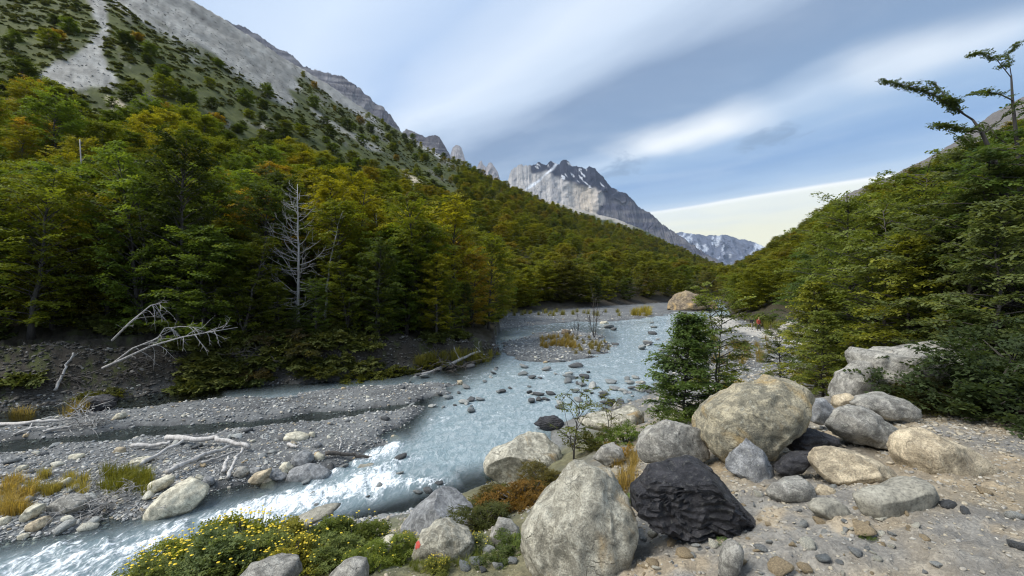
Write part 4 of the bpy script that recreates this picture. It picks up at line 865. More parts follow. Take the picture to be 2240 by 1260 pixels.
# red paint mark on the speckled boulder
def paint_mark(o, poly, col):
    me = o.data; n = len(me.vertices); co = np.zeros(n * 3); me.vertices.foreach_get('co', co); co = co.reshape(-1, 3); no = np.zeros(n * 3); me.vertices.foreach_get('normal', no); no = no.reshape(-1, 3)
    wv = co + np.array(o.location); px = HX + F * wv[:, 0] / wv[:, 1]; py = HY - F * (wv[:, 2] - CZ) / wv[:, 1]
    tr = np.array([list(p.vertices) for p in me.polygons]); ins = (sdf(px, py, poly) > 0) & (no[:, 1] < .1); fs = tr[ins[tr].all(1)]
    if len(fs) == 0: return
    us, inv = np.unique(fs, return_inverse=True); link('paint_mark', mesh_np('paint_mark', co[us] + no[us] * .002, [inv.reshape(-1, 3)], [plain('red_paint', col, .8, .4, 40)], smooth=True), o)
paint_mark(speckled, [(908, 1188), (918, 1180), (922, 1192), (918, 1204), (909, 1202)], (.45, .07, .05))
# rocks standing in and beside the river
RV = [
 (CL([(1060, 850), (1120, 720), (1190, 600), (1280, 545), (1400, 550), (1470, 610), (1488, 655), (1440, 730), (1360, 800), (1240, 840), (1120, 860)]), 'r_cream', 'large cream white boulder in the shallows on the left', 5),
 (CL([(1080, 640), (1110, 570), (1180, 525), (1250, 535), (1230, 600), (1160, 650)]), 'r_cream', 'rounded white stone against the large cream boulder', 4),
 (CM([(510, 340), (530, 260), (600, 230), (670, 240), (690, 300), (660, 350), (560, 380)]), 'r_blue', 'upper dark blue-grey boulder beside the rapids', 4),
 (CM([(485, 460), (540, 380), (640, 340), (740, 360), (820, 410), (800, 470), (700, 495), (560, 490)]), 'r_blue', 'lower dark blue-grey boulder wet by the rapids', 4),
 (CM([(325, 450), (340, 380), (400, 390), (480, 450), (440, 490), (360, 485)]), 'r_blue', 'slate blue stone between two tan stones', 4),
 (CM([(165, 470), (220, 420), (335, 385), (320, 440), (280, 500), (220, 510)]), 'r_tan', 'split tan stone on the gravel edge', 4),
 (CM([(260, 520), (280, 465), (330, 455), (380, 500), (385, 545), (300, 555)]), 'r_tan', 'rounded tan stone standing in the shallows', 4),
 (CM([(410, 370), (440, 330), (490, 325), (525, 370), (490, 420), (430, 410)]), 'r_cream', 'white rounded stone above the slate blue stone', 4),
 (CM([(40, 430), (70, 370), (120, 365), (165, 410), (150, 450), (80, 460)]), 'r_grey', 'dark grey rounded stone at the left of the cobble row', 4),
 (CM([(160, 440), (180, 380), (260, 372), (270, 410), (220, 450)]), 'r_blue', 'purplish grey stone behind the split tan stone', 4),
 (CM([(440, 140), (480, 95), (550, 85), (650, 115), (640, 150), (540, 155)]), 'r_cream', 'flat white stone on the gravel bar', 4),
 (CM([(645, 120), (660, 85), (695, 85), (705, 120), (680, 138)]), 'r_cream', 'small round white stone next to the flat white stone', 3),
 (CM([(480, 190), (510, 160), (550, 180), (535, 205)]), 'r_tan', 'small orange tan cobble on the gravel bar', 3),
 (CM([(690, 180), (720, 163), (752, 190), (735, 222), (695, 220)]), 'r_blue', 'small blue grey cobble on the gravel bar', 3),
 (CM([(690, 290), (720, 250), (780, 275), (775, 315), (720, 318)]), 'r_cream', 'white block stone above the dark drift log', 3),
 (CM([(1300, 170), (1320, 110), (1380, 130), (1430, 165), (1400, 190), (1330, 195)]), 'r_tan', 'tan pink rock at the head of the rapids', 4),
 (CM([(990, 450), (1000, 370), (1060, 335), (1180, 345), (1180, 400), (1060, 460)]), 'r_olive', 'brown wet rock splashed by the rapids', 4),
 (CM([(1620, 480), (1680, 440), (1750, 450), (1740, 480), (1660, 495)]), 'r_olive', 'small mossy rock in the white water', 4),
 (CM([(1430, 590), (1450, 555), (1530, 565), (1510, 595)]), 'r_dark', 'small black rock in the lower rapids', 3),
 (CM([(215, 650), (240, 590), (300, 580), (290, 620), (240, 655)]), 'r_olive', 'small olive stone at the edge of the foam', 3),
 (CM([(1800, 90), (1870, 40), (1950, 60), (1960, 85), (1850, 95)]), 'r_dark', 'black rock pair breaking the main current', 3),
 (CL([(935, 445), (960, 410), (1080, 393), (1100, 415), (1060, 440)]), 'r_cream', 'long cream stone beside the white drift log', 4),
 (CL([(815, 120), (840, 75), (880, 63), (915, 90), (900, 118)]), 'r_cream', 'round white boulder by the far left channel', 4),
 (CL([(175, 850), (190, 790), (230, 740), (310, 725), (300, 790), (210, 865)]), 'r_cream', 'tall white stone in the golden grass', 4),
 (CL([(205, 890), (230, 850), (320, 815), (360, 860), (300, 905), (230, 920)]), 'r_tan', 'cream tan stone in front of the golden grass', 4),
 (CL([(370, 760), (420, 690), (520, 660), (640, 690), (620, 770), (520, 800), (420, 800)]), 'r_grey', 'dark purplish boulder under the brushwood', 4),
 (CL([(420, 620), (440, 570), (500, 535), (515, 570), (470, 615)]), 'r_cream', 'cream block among grass and cobbles', 3),
 (CL([(0, 890), (0, 830), (50, 822), (70, 860), (40, 895)]), 'r_cream', 'white stone at the left picture edge', 3),
 (CL([(135, 985), (145, 955), (195, 945), (212, 970), (170, 995)]), 'r_cream', 'round white cobble standing in the shallow water', 3),
 (CL([(120, 490), (140, 455), (190, 450), (200, 475), (160, 497)]), 'r_cream', 'pale yellow stone on the left gravel bar', 3),
 (CL([(500, 405), (520, 375), (600, 372), (610, 395), (560, 412)]), 'r_cream', 'flat pale stone on the far side of the left bar', 3),
 (CL([(820, 360), (850, 320), (900, 325), (905, 360), (860, 370)]), 'r_tan', 'brown streaked stone left of the white drift log', 3),
 (CL([(1475, 580), (1490, 530), (1540, 540), (1560, 580), (1520, 605)]), 'r_blue', 'grey cobble right of the large cream boulder', 3),
 (CL([(1410, 560), (1430, 520), (1475, 535), (1470, 565)]), 'r_cream', 'white cobble right of the large cream boulder', 3),
 (CL([(1690, 530), (1720, 470), (1780, 465), (1800, 510), (1760, 535)]), 'r_blue', 'blue grey cobble below the forked driftwood', 3),
]
def CF(pts): return [(1000 + x / 3.938, 640 + y / 3.938) for x, y in pts]
RV += [
 (CF([(1310, 625), (1340, 585), (1370, 595), (1392, 625)]), 'r_dark', 'pointed dark rock in midstream near the island', 3),
 (CF([(1170, 655), (1180, 628), (1240, 625), (1290, 645), (1250, 657)]), 'r_blue', 'low grey rock in midstream near the island', 3),
 (CF([(880, 775), (880, 752), (950, 755), (962, 775)]), 'r_dark', 'flat black rock in the middle of the river', 3),
 (CF([(985, 950), (990, 905), (1050, 890), (1088, 920), (1080, 950)]), 'r_blue', 'dark rounded rock above the sapling', 3),
 (CF([(1155, 885), (1160, 835), (1210, 822), (1248, 850), (1230, 882)]), 'r_cream', 'pale rock in the river right of centre', 3),
 (CF([(1335, 825), (1390, 785), (1440, 800), (1440, 830), (1380, 835)]), 'r_dark', 'black wedge rock by the right shore', 3),
 (CF([(1245, 845), (1270, 820), (1320, 830), (1315, 850)]), 'r_dark', 'small dark rock beside the pale river rock', 3),
 (CF([(1440, 900), (1445, 845), (1500, 840), (1530, 870), (1520, 905)]), 'r_blue', 'grey block rock on the right shore', 3),
 (CF([(1290, 975), (1290, 915), (1350, 905), (1375, 940), (1340, 985)]), 'r_dark', 'black boulder on the right shore', 3),
 (CF([(1330, 1000), (1360, 940), (1420, 960), (1425, 1000)]), 'r_grey', 'grey stone leaning on the black shore boulder', 3),
 (CF([(1510, 830), (1540, 770), (1600, 750), (1640, 790), (1600, 830)]), 'r_grey', 'grey stone cluster at the foot of the bushy young beech', 3),
 (CF([(590, 760), (600, 720), (650, 725), (660, 755)]), 'r_olive', 'olive stone in the riffle', 3),
 (CF([(0, 795), (0, 755), (40, 750), (55, 785)]), 'r_tan', 'brown topped stone at the tip of the driftwood pile', 3),
 (CF([(110, 850), (130, 810), (165, 820), (170, 845)]), 'r_blue', 'small slate rock in the left riffle', 3),
 (CF([(895, 355), (910, 312), (960, 310), (985, 335), (960, 360)]), 'r_rust', 'orange stained boulder in the golden grass on the island', 3),
 (CF([(1225, 280), (1240, 245), (1290, 240), (1315, 275)]), 'r_cream', 'pale boulder on the far gravel bar', 3),
]
for i, (pl, mt, lab, sub) in enumerate(RV):
    rock('river_boulder', pl, RM[mt], lab, .9, 5, .04, max(3, sub), 200 + i, cat='rock', sink=.35)
# tan rock outcrop at the river bend
rock('rock_outcrop', [(1462, 675), (1466, 655), (1478, 640), (1500, 634), (1508, 640), (1530, 652), (1560, 660), (1568, 676), (1500, 680)], RM['r_rust'], 'tan rock outcrop where the river bends out of sight', .9, 10, .07, 5, 300, d=100, planes=((-.6, -.7, .4, .6), (.4, -.85, .3, .7), (.1, -.3, .95, .8)))
rock('boulder', [(1700, 735), (1712, 712), (1735, 698), (1750, 705), (1762, 735)], RM['r_grey'], 'grey brown boulder beside the footpath near the hikers', .9, 5, .05, 4, 301, d=46)

# countable cobbles, then pebbles
def pebble(seed, sub=2):
    rg = np.random.default_rng(seed); U, Fc = ico(sub); V = cut(U.copy(), rg, 11, .5, .85, 0) * np.array((rg.uniform(.9, 1.2), rg.uniform(.65, .95), rg.uniform(.42, .7))); V = V + U * (.06 * fbm(U * 2 + seed, 3, seed))[:, None]
    return mesh_np('cobble', V, [Fc], [MAT['cobble']], smooth=True)
MAT['cobble'] = rock_material('cobble', (.40, .40, .38), (.30, .30, .29), None, 0, .12, 3.0, tintable=True, bumpd=.03)
peb = [pebble(400 + i) for i in range(8)]
PT = {'white': (1.75, 1.68, 1.45), 'light grey': (1.15, 1.17, 1.15), 'mid grey': (.75, .77, .78), 'dark grey': (.34, .35, .37), 'tan': (1.35, 1.05, .68), 'blue grey': (.72, .77, .80)}
def on_bar(n, px0, px1, py0, py1, seed, lo=-.02, hi=.5):
    r = np.random.default_rng(seed); px = r.uniform(px0, px1, n); py = r.uniform(py0, py1, n); d = CZ * F / (py - HY); x = (px - HX) / F * d; z = H(x, d)
    kk = (z - water_z(x, d) > lo) & (z - water_z(x, d) < hi); return np.stack([x[kk], d[kk], z[kk]], -1)
rc = np.random.default_rng(77)
cob = np.concatenate([on_bar(330, 0, 960, 845, 1180, 1), on_bar(70, 1040, 1480, 690, 795, 2), on_bar(50, 1430, 1640, 740, 870, 3, hi=1.2)])
rc.shuffle(cob); first_cob = []
for i, (x, y, z) in enumerate(cob[:300]):
    nm = ('light grey', 'mid grey', 'dark grey', 'white', 'tan', 'blue grey')[int(np.searchsorted(np.cumsum([.27, .22, .13, .22, .07, .09]), rc.uniform()))] if i >= 8 else ('mid grey', 'light grey')[i % 2]
    s = (.085 + .19 * rc.uniform() ** 2.4) * (1 if y < 30 else 1.5); px = pxof(x, y)
    zone = 'on the left gravel bar' if px < 1000 else ('on the far gravel bar and island' if px < 1420 else 'on the right shore')
    o = link('cobble', peb[i % 8], None, (x, y, z + s * .12), (rc.normal(0, .2), rc.normal(0, .2), rc.uniform(0, 6.28)), s, np.array(PT[nm]) * rc.uniform(.85, 1.15))
    tag(o, f'{nm} cobble lying {zone}', 'cobble', f'{nm} cobbles {zone}'); first_cob.append(o)
def cobmat(name, stops):
    m, t, b, o = new_mat(name); oi = N(t, 'ShaderNodeObjectInfo'); c = RAMP(t, oi.outputs['Random'], stops); n1 = NOISE(t, objco(t), 2.5, 4, .6)
    put(t, b.inputs['Base Color'], MIX(t, 1.0, c, RAMP(t, n1, [(.3, (.7, .7, .7)), (.7, (1.2, 1.2, 1.2))]), 'MULTIPLY')); b.inputs['Roughness'].default_value = .75; return m
MAT['pebble'] = cobmat('pebble', [(0, (.24, .245, .24)), (.25, (.36, .365, .36)), (.42, (.13, .135, .14)), (.58, (.45, .45, .42)), (.72, (.20, .215, .22)), (.84, (.62, .60, .53)), (.95, (.38, .31, .21)), (1, (.28, .28, .27))])
MAT['chip'] = cobmat('chip', [(0, (.30, .28, .24)), (.3, (.38, .33, .24)), (.5, (.20, .195, .18)), (.7, (.46, .40, .29)), (.85, (.13, .13, .13)), (1, (.52, .49, .42))])
def rnd_rot(n, r): return np.stack([r.normal(0, .25, n), r.normal(0, .25, n), r.uniform(0, 6.28, n)], -1)
pb = np.concatenate([on_bar(26000, -40, 1010, 840, 1200, 11, -.12), on_bar(7000, 1000, 1490, 688, 800, 12, -.08), on_bar(3500, 1430, 1760, 690, 880, 13, -.1, 1.0)])
sp_ = (.026 + .085 * rc.uniform(0, 1, len(pb)) ** 2.6) * np.clip(pb[:, 1] / 20, .75, 2.4)
pb[:, 2] += sp_ * .1
scatter('river_gravel', pb, rnd_rot(len(pb), rc), sp_, first_cob[:8], 'loose grey river gravel covering the bars', 'gravel', MAT['pebble'])
# clods and stones on the cut bank, loose blocks on the scree
bk = region(7000, -200, 1090, 0.0, .95, 61); bz = H(bk[:, 0], bk[:, 1]); bs = .03 + .16 * rc.uniform(0, 1, len(bk)) ** 3
MAT['clod'] = cobmat('clod', [(0, (.05, .045, .036)), (.4, (.085, .075, .06)), (.75, (.035, .031, .026)), (.93, (.16, .15, .13)), (1, (.28, .27, .25))])
scatter('bank_rubble', np.column_stack([bk, bz]), rnd_rot(len(bk), rc), bs, first_cob[:8], 'earth clods and small stones on the left cut bank', 'gravel', MAT['clod'])
sr = region(16000, -60, 1000, 2.7, 4.0, 62); sz_ = H(sr[:, 0], sr[:, 1]); spx = pxof(sr[:, 0], sr[:, 1]); spy = HY - F * (sz_ - CZ) / sr[:, 1]; sk_ = (np.maximum(sdf(spx, spy, SCREE[0]), sdf(spx, spy, SCREE[1])) > 0) & (spy > -40); sr = sr[sk_]; sz_ = sz_[sk_]
MAT['block'] = cobmat('block', [(0, (.26, .255, .235)), (.5, (.20, .195, .18)), (.8, (.32, .315, .29)), (1, (.17, .165, .155))])
scatter('scree_blocks', np.column_stack([sr, sz_]), rnd_rot(len(sr), rc), .12 + .45 * rc.uniform(0, 1, len(sr)) ** 4, first_cob[:8], 'loose grey blocks strewn over the scree slope', 'scree', MAT['block'])
# stone chips on the near bank
def near_pts(n, px0, px1, d0, d1, seed, zmin=.15):
    r = np.random.default_rng(seed); px = r.uniform(px0, px1, n); d = np.sqrt(r.uniform(d0 * d0, d1 * d1, n)); x = (px - HX) / F * d; z = H(x, d); k = z > zmin; return np.stack([x, d, z], -1)[k]
nb_ = near_pts(9000, 1180, 2280, 2.2, 6.5, 21); nb2 = near_pts(3500, 1350, 1850, 6, 34, 22); nb3 = near_pts(1500, 780, 1180, 3.6, 9, 23)
allp = np.concatenate([nb_, nb2, nb3]); sp2 = (.006 + .022 * rc.uniform(0, 1, len(allp)) ** 3) * np.clip(allp[:, 1] / 3.2, .8, 5)
scatter('stone_chips', allp, rnd_rot(len(allp), rc), sp2, first_cob[:8], 'small stone chips strewn over the dirt of the near bank', 'gravel', MAT['chip'])
# half-buried rubble between the boulders
rb = np.random.default_rng(88); rub = []
for _ in range(600):
    px, py = rb.uniform(1395, 2060), rb.uniform(1015, 1258)
    if len(rub) < 110 and not (1690 < px and py < 1060): rub.append((px, py))
for i, (px, py) in enumerate(rub):
    p = hit(px, py); nm = ('tan', 'light grey', 'white', 'mid grey', 'tan')[i % 5]; s = rb.uniform(8, 26) / F * p[1] * .5
    tag(link('rubble_stone', peb[i % 8], None, (p[0], p[1], p[2] - s * .05), (rb.normal(0, .5), rb.normal(0, .5), rb.uniform(0, 6.28)), (s, s, s * rb.uniform(.7, 1.2)), np.array(PT[nm]) * rb.uniform(.75, 1.05)), f'small angular {nm} rubble stone half buried around the boulder pile', 'stone', f'{nm} rubble around the boulder pile')
# stones breaking the surface of the riffles
ws_ = [(rb.uniform(880, 1300), rb.uniform(800, 905)) for _ in range(60)] + [(rb.uniform(1230, 1450), rb.uniform(825, 905)) for _ in range(45)] + [(rb.uniform(1330, 1470), rb.uniform(705, 790)) for _ in range(14)] + [(rb.uniform(640, 980), rb.uniform(1000, 1110)) for _ in range(16)]
for i, (px, py) in enumerate(ws_):
    d_ = CZ * F / (py - HY); x_ = (px - HX) / F * d_; nm = ('dark grey', 'dark grey', 'mid grey', 'light grey', 'blue grey')[i % 5]; s = rb.uniform(6, 20) / F * d_ * .75
    if h1(x_, d_) > .35: continue
    zone = 'in the left riffle' if px < 1230 and py < 910 else ('by the right shore' if py > 800 and px > 1200 else ('in the far river' if py < 800 else 'in the rapids'))
    tag(link('river_stone', peb[(i * 5) % 8], None, (x_, d_, water_z(0, d_) + s * .28 + .02), (rb.normal(0, .2), rb.normal(0, .2), rb.uniform(0, 6.28)), (s * 1.2, s, s * .8), np.array(PT[nm]) * rb.uniform(.6, .95)), f'wet {nm} stone breaking the surface {zone}', 'stone', f'wet {nm} stones {zone}')
CH = [(1885, 1165, 62, 'tan'), (1928, 1138, 30, 'white'), (1800, 1225, 40, 'blue grey'), (1620, 1235, 34, 'tan'), (1560, 1195, 36, 'white'), (1500, 1215, 50, 'tan'), (1470, 1190, 30, 'tan'), (1430, 1172, 36, 'white'), (1430, 1235, 40, 'tan'), (1770, 1195, 40, 'white'),
      (1755, 1150, 34, 'light grey'), (1790, 1145, 36, 'tan'), (1870, 1210, 44, 'mid grey'), (1915, 1225, 26, 'white'), (2075, 1110, 40, 'dark grey'), (2110, 1120, 26, 'dark grey'), (2150, 1080, 40, 'tan'), (2215, 1132, 40, 'light grey'), (2225, 1195, 46, 'dark grey'),
      (1655, 1085, 26, 'white'), (1680, 1190, 26, 'light grey'), (1710, 1250, 60, 'tan'), (1665, 1205, 30, 'mid grey'), (1760, 1250, 40, 'tan'), (2020, 1180, 26, 'tan'), (2050, 1240, 30, 'light grey'), (1950, 1170, 22, 'mid grey'), (2000, 1090, 24, 'dark grey'),
      (1070, 1205, 46, 'light grey'), (1040, 1230, 40, 'blue grey'), (1090, 1245, 36, 'light grey'), (1015, 1245, 40, 'blue grey'), (1055, 1250, 26, 'dark grey'), (1120, 1230, 30, 'mid grey'), (1135, 1010, 40, 'mid grey'), (1960, 918, 26, 'white')]
where = lambda px, py: 'in front of the shale block' if px < 1720 and px > 1390 else ('left of the largest pale boulder' if px <= 1390 else ('below the smooth olive rock' if px < 2060 else 'on the bare dirt at far right'))
from collections import Counter
cnt = Counter((c[3], where(c[0], c[1])) for c in CH)
for i, (px, py, wpx_, nm) in enumerate(CH):
    p = hit(px, py); s = wpx_ / F * p[1] * .5
    o = link('loose_stone', peb[(i * 3) % 8], None, (p[0], p[1], p[2] + s * .2), (rc.normal(0, .25), rc.normal(0, .25), rc.uniform(0, 6.28)), s, np.array(PT[nm]) * rc.uniform(.85, 1.1) * .9)
    z_ = where(px, py); tag(o, f'small loose {nm} stone {z_}', 'stone', f'loose {nm} stones {z_}' if cnt[(nm, z_)] > 1 else None)
# ------------------------------------------------------------------ near plants on the right
def at_depth(px, d):
    x = (px - HX) / F * d; return (x, d, h1(x, d))
GR = {'fresh': (.17, .205, .042), 'lime': (.25, .265, .042), 'deep': (.10, .15, .04), 'grey': (.14, .17, .060), 'gold': (.34, .27, .035)}
near_small = beech(501, 2.3, 1.0, .02, 90, 6, .30, .062, 6, 8, .03, 'cone', lean=.03)
near_pair = beech(502, 3.2, .85, .12, 60, 4, .30, .062, 6, 8, .035, 'oval', stems=2, gap=.15)
plant('young_beech', near_small, at_depth(1500, 9.2), 1.0, 1.0, GR['deep'], 'dense bushy young beech on the near shore, left of the yellow boulder', 'tree')
plant('young_beech', near_pair, at_depth(1572, 10.5), 2.0, 1.0, GR['fresh'], 'taller open twin-stemmed young beech behind the bushy one', 'tree')
mid_a = beech(503, 6.2, 2.0, .06, 96, 6, .46, .085, 6, 8, .085, 'oval', el0=.2)
mid_b = beech(504, 5.2, 1.7, .03, 90, 6, .44, .085, 6, 8, .07, 'oval', el0=.2, stems=2)
mid_c = beech(505, 4.0, 1.5, .02, 80, 5, .40, .078, 6, 8, .05, 'cone', el0=.25)
for (px, d, me, s, col, lab, rz) in (
    (1785, 13.0, mid_c, .85, 'lime', 'light lime green young beech behind the yellow boulder', .3),
    (1708, 15.0, near_pair, .75, 'grey', 'thin sparse sapling beside the gravel flat', 1.2),
    (1800, 10.6, mid_c, .55, 'fresh', 'short fresh green beech behind the square blue grey block', 4.0),
    (1862, 15.0, mid_a, 1.05, 'fresh', 'tall fresh green beech with a visible dark trunk in the middle right', 2.1),
    (1935, 12.0, mid_b, 1.0, 'fresh', 'full green beech rising behind the largest back boulder', .9),
    (1985, 10.2, mid_c, .95, 'lime', 'pale green beech just above the largest back boulder', 2.9),
    (2035, 12.5, mid_a, 1.0, 'fresh', 'tall green beech left of the high dark-trunked tree', 3.3),
    (2090, 9.6, mid_b, 1.0, 'grey', 'grey green beech spreading over the right boulders', 5.2),
    (2150, 11.5, mid_a, .95, 'deep', 'deep green beech behind the high dark-trunked tree', .1),
    (2180, 7.8, mid_c, .92, 'grey', 'low leafy beech hanging over the back boulder from the right', 1.7),
    (2235, 8.6, mid_b, .95, 'deep', 'dark green beech at the right picture edge', 4.4),
    (2300, 9.5, mid_a, .95, 'deep', 'dark tall beech half outside the right picture edge', 2.5),
    (1905, 19.0, mid_a, 1.2, 'fresh', 'olive beech second row behind the tall trunked beech', 5.6),
    (1790, 22.0, mid_a, 1.0, 'deep', 'deep green beech behind the light lime young beech', 3.9),
    (1830, 27.0, mid_b, 1.35, 'deep', 'broad deep green beech further back on the right slope', .6)):
    c = np.array(GR[col]); plant('beech_tree', me, at_depth(px, d), rz, s, c, lab, 'tree')
# high tree at the right edge: dark leaning trunk, sparse branches against the sky
def sky_tree():
    rg = np.random.default_rng(77); d = 9.0; w_ = MB(); fr = []; tpl = [spray(rg, .30, .062, 6, 8) for _ in range(5)]
    B = np.array(at_depth(2235, d)); q = lambda px, py, dd=0.0: P(px, py, d + dd) - B
    tr = np.array([q(2235, 900) * np.array((1, 1, 0)) + np.array((0, 0, -.2)), q(2232, 780), q(2222, 640), q(2205, 480), q(2192, 400), q(2172, 345), q(2148, 290), q(2128, 262)])
    w_.tube(tr, [.15, .13, .11, .08, .062, .046, .032, .02], 8)
    def br(pts, r0, leafs, sc=1.0):
        pts = np.array(pts); n = len(pts); w_.tube(pts, np.linspace(r0, .006, n), 5)
        cum = np.linspace(0, 1, n)
        for k in range(leafs):
            u = .15 + .85 * (k + rg.uniform(0, 1)) / leafs; p = np.array([np.interp(u, cum, pts[:, c]) for c in range(3)]); i = min(int(u * (n - 1)), n - 2); dv = pts[i + 1] - pts[i]
            fr.append((p, math.atan2(dv[1], dv[0]) + rg.normal(0, .8), rg.normal(-.05 - .5 * math.atan2(dv[2], np.hypot(dv[0], dv[1])), .15), rg.normal(0, .3), sc * rg.uniform(.6, 1.1)))
    br([q(2128, 262), q(2085, 235, .1), q(2040, 205, -.1), q(1990, 190), q(1940, 176)], .02, 44, .8)
    br([q(2110, 250), q(2070, 215), q(2045, 180, .2)], .012, 20, .7)
    br([q(2148, 290), q(2100, 282, -.3), q(2055, 272, -.4)], .014, 26, .85)
    br([q(2172, 345), q(2130, 318, .3), q(2110, 300, .5)], .014, 24, .9)
    br([q(2150, 292), q(2190, 262, .1), q(2215, 232)], .02, 6, .7)
    tr2 = np.array([q(2222, 640), q(2236, 480, .3), q(2226, 330, .4), q(2215, 220, .4), q(2212, 165, .4)]); w_.tube(tr2, [.07, .055, .04, .028, .016], 6)
    br([q(2212, 170, .4), q(2180, 130, .3), q(2145, 115, .3), q(2120, 122, .3)], .01, 22, .62)
    br([q(2212, 165, .4), q(2205, 120, .4), q(2222, 92, .4)], .009, 16, .55)
    br([q(2216, 220, .4), q(2185, 205, .2), q(2150, 200, .2), q(2112, 210, .1)], .016, 12, .8)
    br([q(2226, 330, .4), q(2180, 300, .6), q(2160, 270, .8)], .018, 9, .8)
    for k in range(30):
        u = rg.uniform(0, 1); py = 330 + 470 * u; a0 = np.array([np.interp(py, [345, 400, 480, 640, 780], [2172, 2192, 2205, 2222, 2232])]); p0 = q(float(a0[0]), py); az = rg.uniform(1.6, 4.9); L = rg.uniform(.7, 1.9) * (.6 + .6 * u)
        pts, _ = bend(p0, az, rg.normal(.2, .15), L, 4, rg, -.3, .15); br(pts, .02, int(5 + 6 * L), 1.0)
    V, Q, T = place_sprays(tpl, fr, rg)
    o = link('beech_tree', None, None, B); tag(o, 'high sparse beech with dark leaning trunk and branches against the sky', 'tree')
    link('trunk', w_.mesh('trunk', MAT['bark']), o); link('crown', mesh_np('crown', V, [Q], [MAT['leaf']], face_attr={'tone': T}), o, color=(.085, .115, .035))
sky_tree()
db = dense_bush(510, 1.15, 1.2, 420, .30, .06, 6, 7); db2 = dense_bush(511, .7, .6, 200, .26, .05, 5, 6)
plant('shrub', db, at_depth(2170, 6.2), 0, 1.0, (.060, .085, .034), 'dark dense evergreen shrub in the shade at far right', 'shrub')
plant('shrub', db, at_depth(2290, 6.4), 2.0, 1.1, (.065, .09, .036), 'dark shrub cut off by the right picture edge', 'shrub')
plant('shrub', db2, at_depth(2075, 6.6), 1.0, .9, (.085, .085, .030), 'low brownish green shrub beside the dark evergreen shrub', 'shrub')
plant('shrub', db2, at_depth(1985, 7.0), 2.0, .5, (.085, .105, .03), 'little green shrub under the largest back boulder', 'shrub')
plant('shrub', db2, at_depth(1640, 12.5), 1.0, 1.0, GR['gold'], 'golden yellow shrub right of the bushy young beech', 'shrub')
plant('shrub', db2, at_depth(1600, 16), 2.4, .8, (.22, .20, .04), 'yellowing shrub behind the twin-stemmed young beech', 'shrub')
plant('shrub', db2, at_depth(1790, 16), .4, 1.1, (.28, .25, .05), 'yellow green shrub at the foot of the light lime beech', 'shrub')
plant('beech_tree', mid_a, at_depth(1545, 104), .3, 1.5, (.16, .15, .03), 'yellowish beech standing beside the tan outcrop', 'tree'); plant('beech_tree', mid_b, at_depth(1525, 112), 1.3, 1.7, (.10, .12, .03), 'olive beech behind the tan outcrop', 'tree')
plant('shrub', db2, at_depth(1680, 60), .4, 2.6, (.12, .15, .04), 'bright green bush behind the two hikers', 'shrub')
plant('shrub', db2, at_depth(1620, 40), .9, 1.3, (.17, .15, .04), 'brownish bush on the gravel flat below the hikers', 'shrub')
# sapling by the river
sap = beech(512, 1.45, .50, .12, 20, 2, .22, .05, 5, 6, .016, 'oval', stems=3, gap=.25, el0=.5)
plant('sapling', sap, at_depth(1255, 8.4), .5, 1.0, (.115, .135, .035), 'thin many-stemmed beech sapling behind the largest pale boulder', 'sapling')
plant('sapling', sap, at_depth(1335, 9.6), 2.5, .75, (.14, .15, .03), 'small yellowish sapling by the long pinkish rock', 'sapling')
tiny = dense_bush(513, .45, .35, 90, .15, .035, 5, 6)
for i, (px, d, s, c, lab) in enumerate((
    (1300, 8.6, 1.1, (.13, .13, .03), 'low yellow green plants at the foot of the sapling'), (1370, 8.0, 1.0, (.12, .17, .03), 'bright green leafy clump left of the grey mottled boulder'), (1360, 6.6, .7, (.24, .15, .03), 'orange brown plant between the pale and grey boulders'),
    (1385, 4.6, .4, (.13, .19, .03), 'small bright green clump between pale boulder and shale'), (1595, 3.05, .16, (.10, .16, .04), 'tiny green plant under the shale block'), (1895, 2.95, .10, (.10, .15, .03), 'tiny green sprig beside the long tan stone'),
    (1480, 8.4, 1.0, (.10, .14, .03), 'green leafy plant at the base of the bushy young beech'), (1120, 4.6, .5, (.11, .15, .035), 'green plant between the small grey rock and the pale boulder'), (1085, 4.3, .4, (.09, .12, .035), 'low green plant on the gravel left of the pale boulder'))):
    plant('small_plant', tiny, at_depth(px, d), i * 1.3, s, c, lab, 'plant')
# orange brown moss shrub
ms = dense_bush(514, .55, .30, 420, .10, .022, 5, 6)
for i, (px, d, s, c, lab) in enumerate(((1150, 6.6, 1.15, (.20, .115, .025), 'rust orange mossy cushion left of the largest pale boulder'), (1105, 6.9, 1.1, (.125, .095, .024), 'brown green mossy cushion below the rust orange one'), (1075, 7.3, .9, (.14, .14, .03), 'yellow green mossy cushion beside the grey slab'), (1190, 7.4, 1.0, (.13, .11, .03), 'olive brown moss under the sapling'), (1060, 6.0, .9, (.09, .10, .03), 'dark mossy cushion above the speckled boulder'))):
    plant('moss_cushion', ms, at_depth(px, d), i * 1.1, s, c, lab, 'moss')
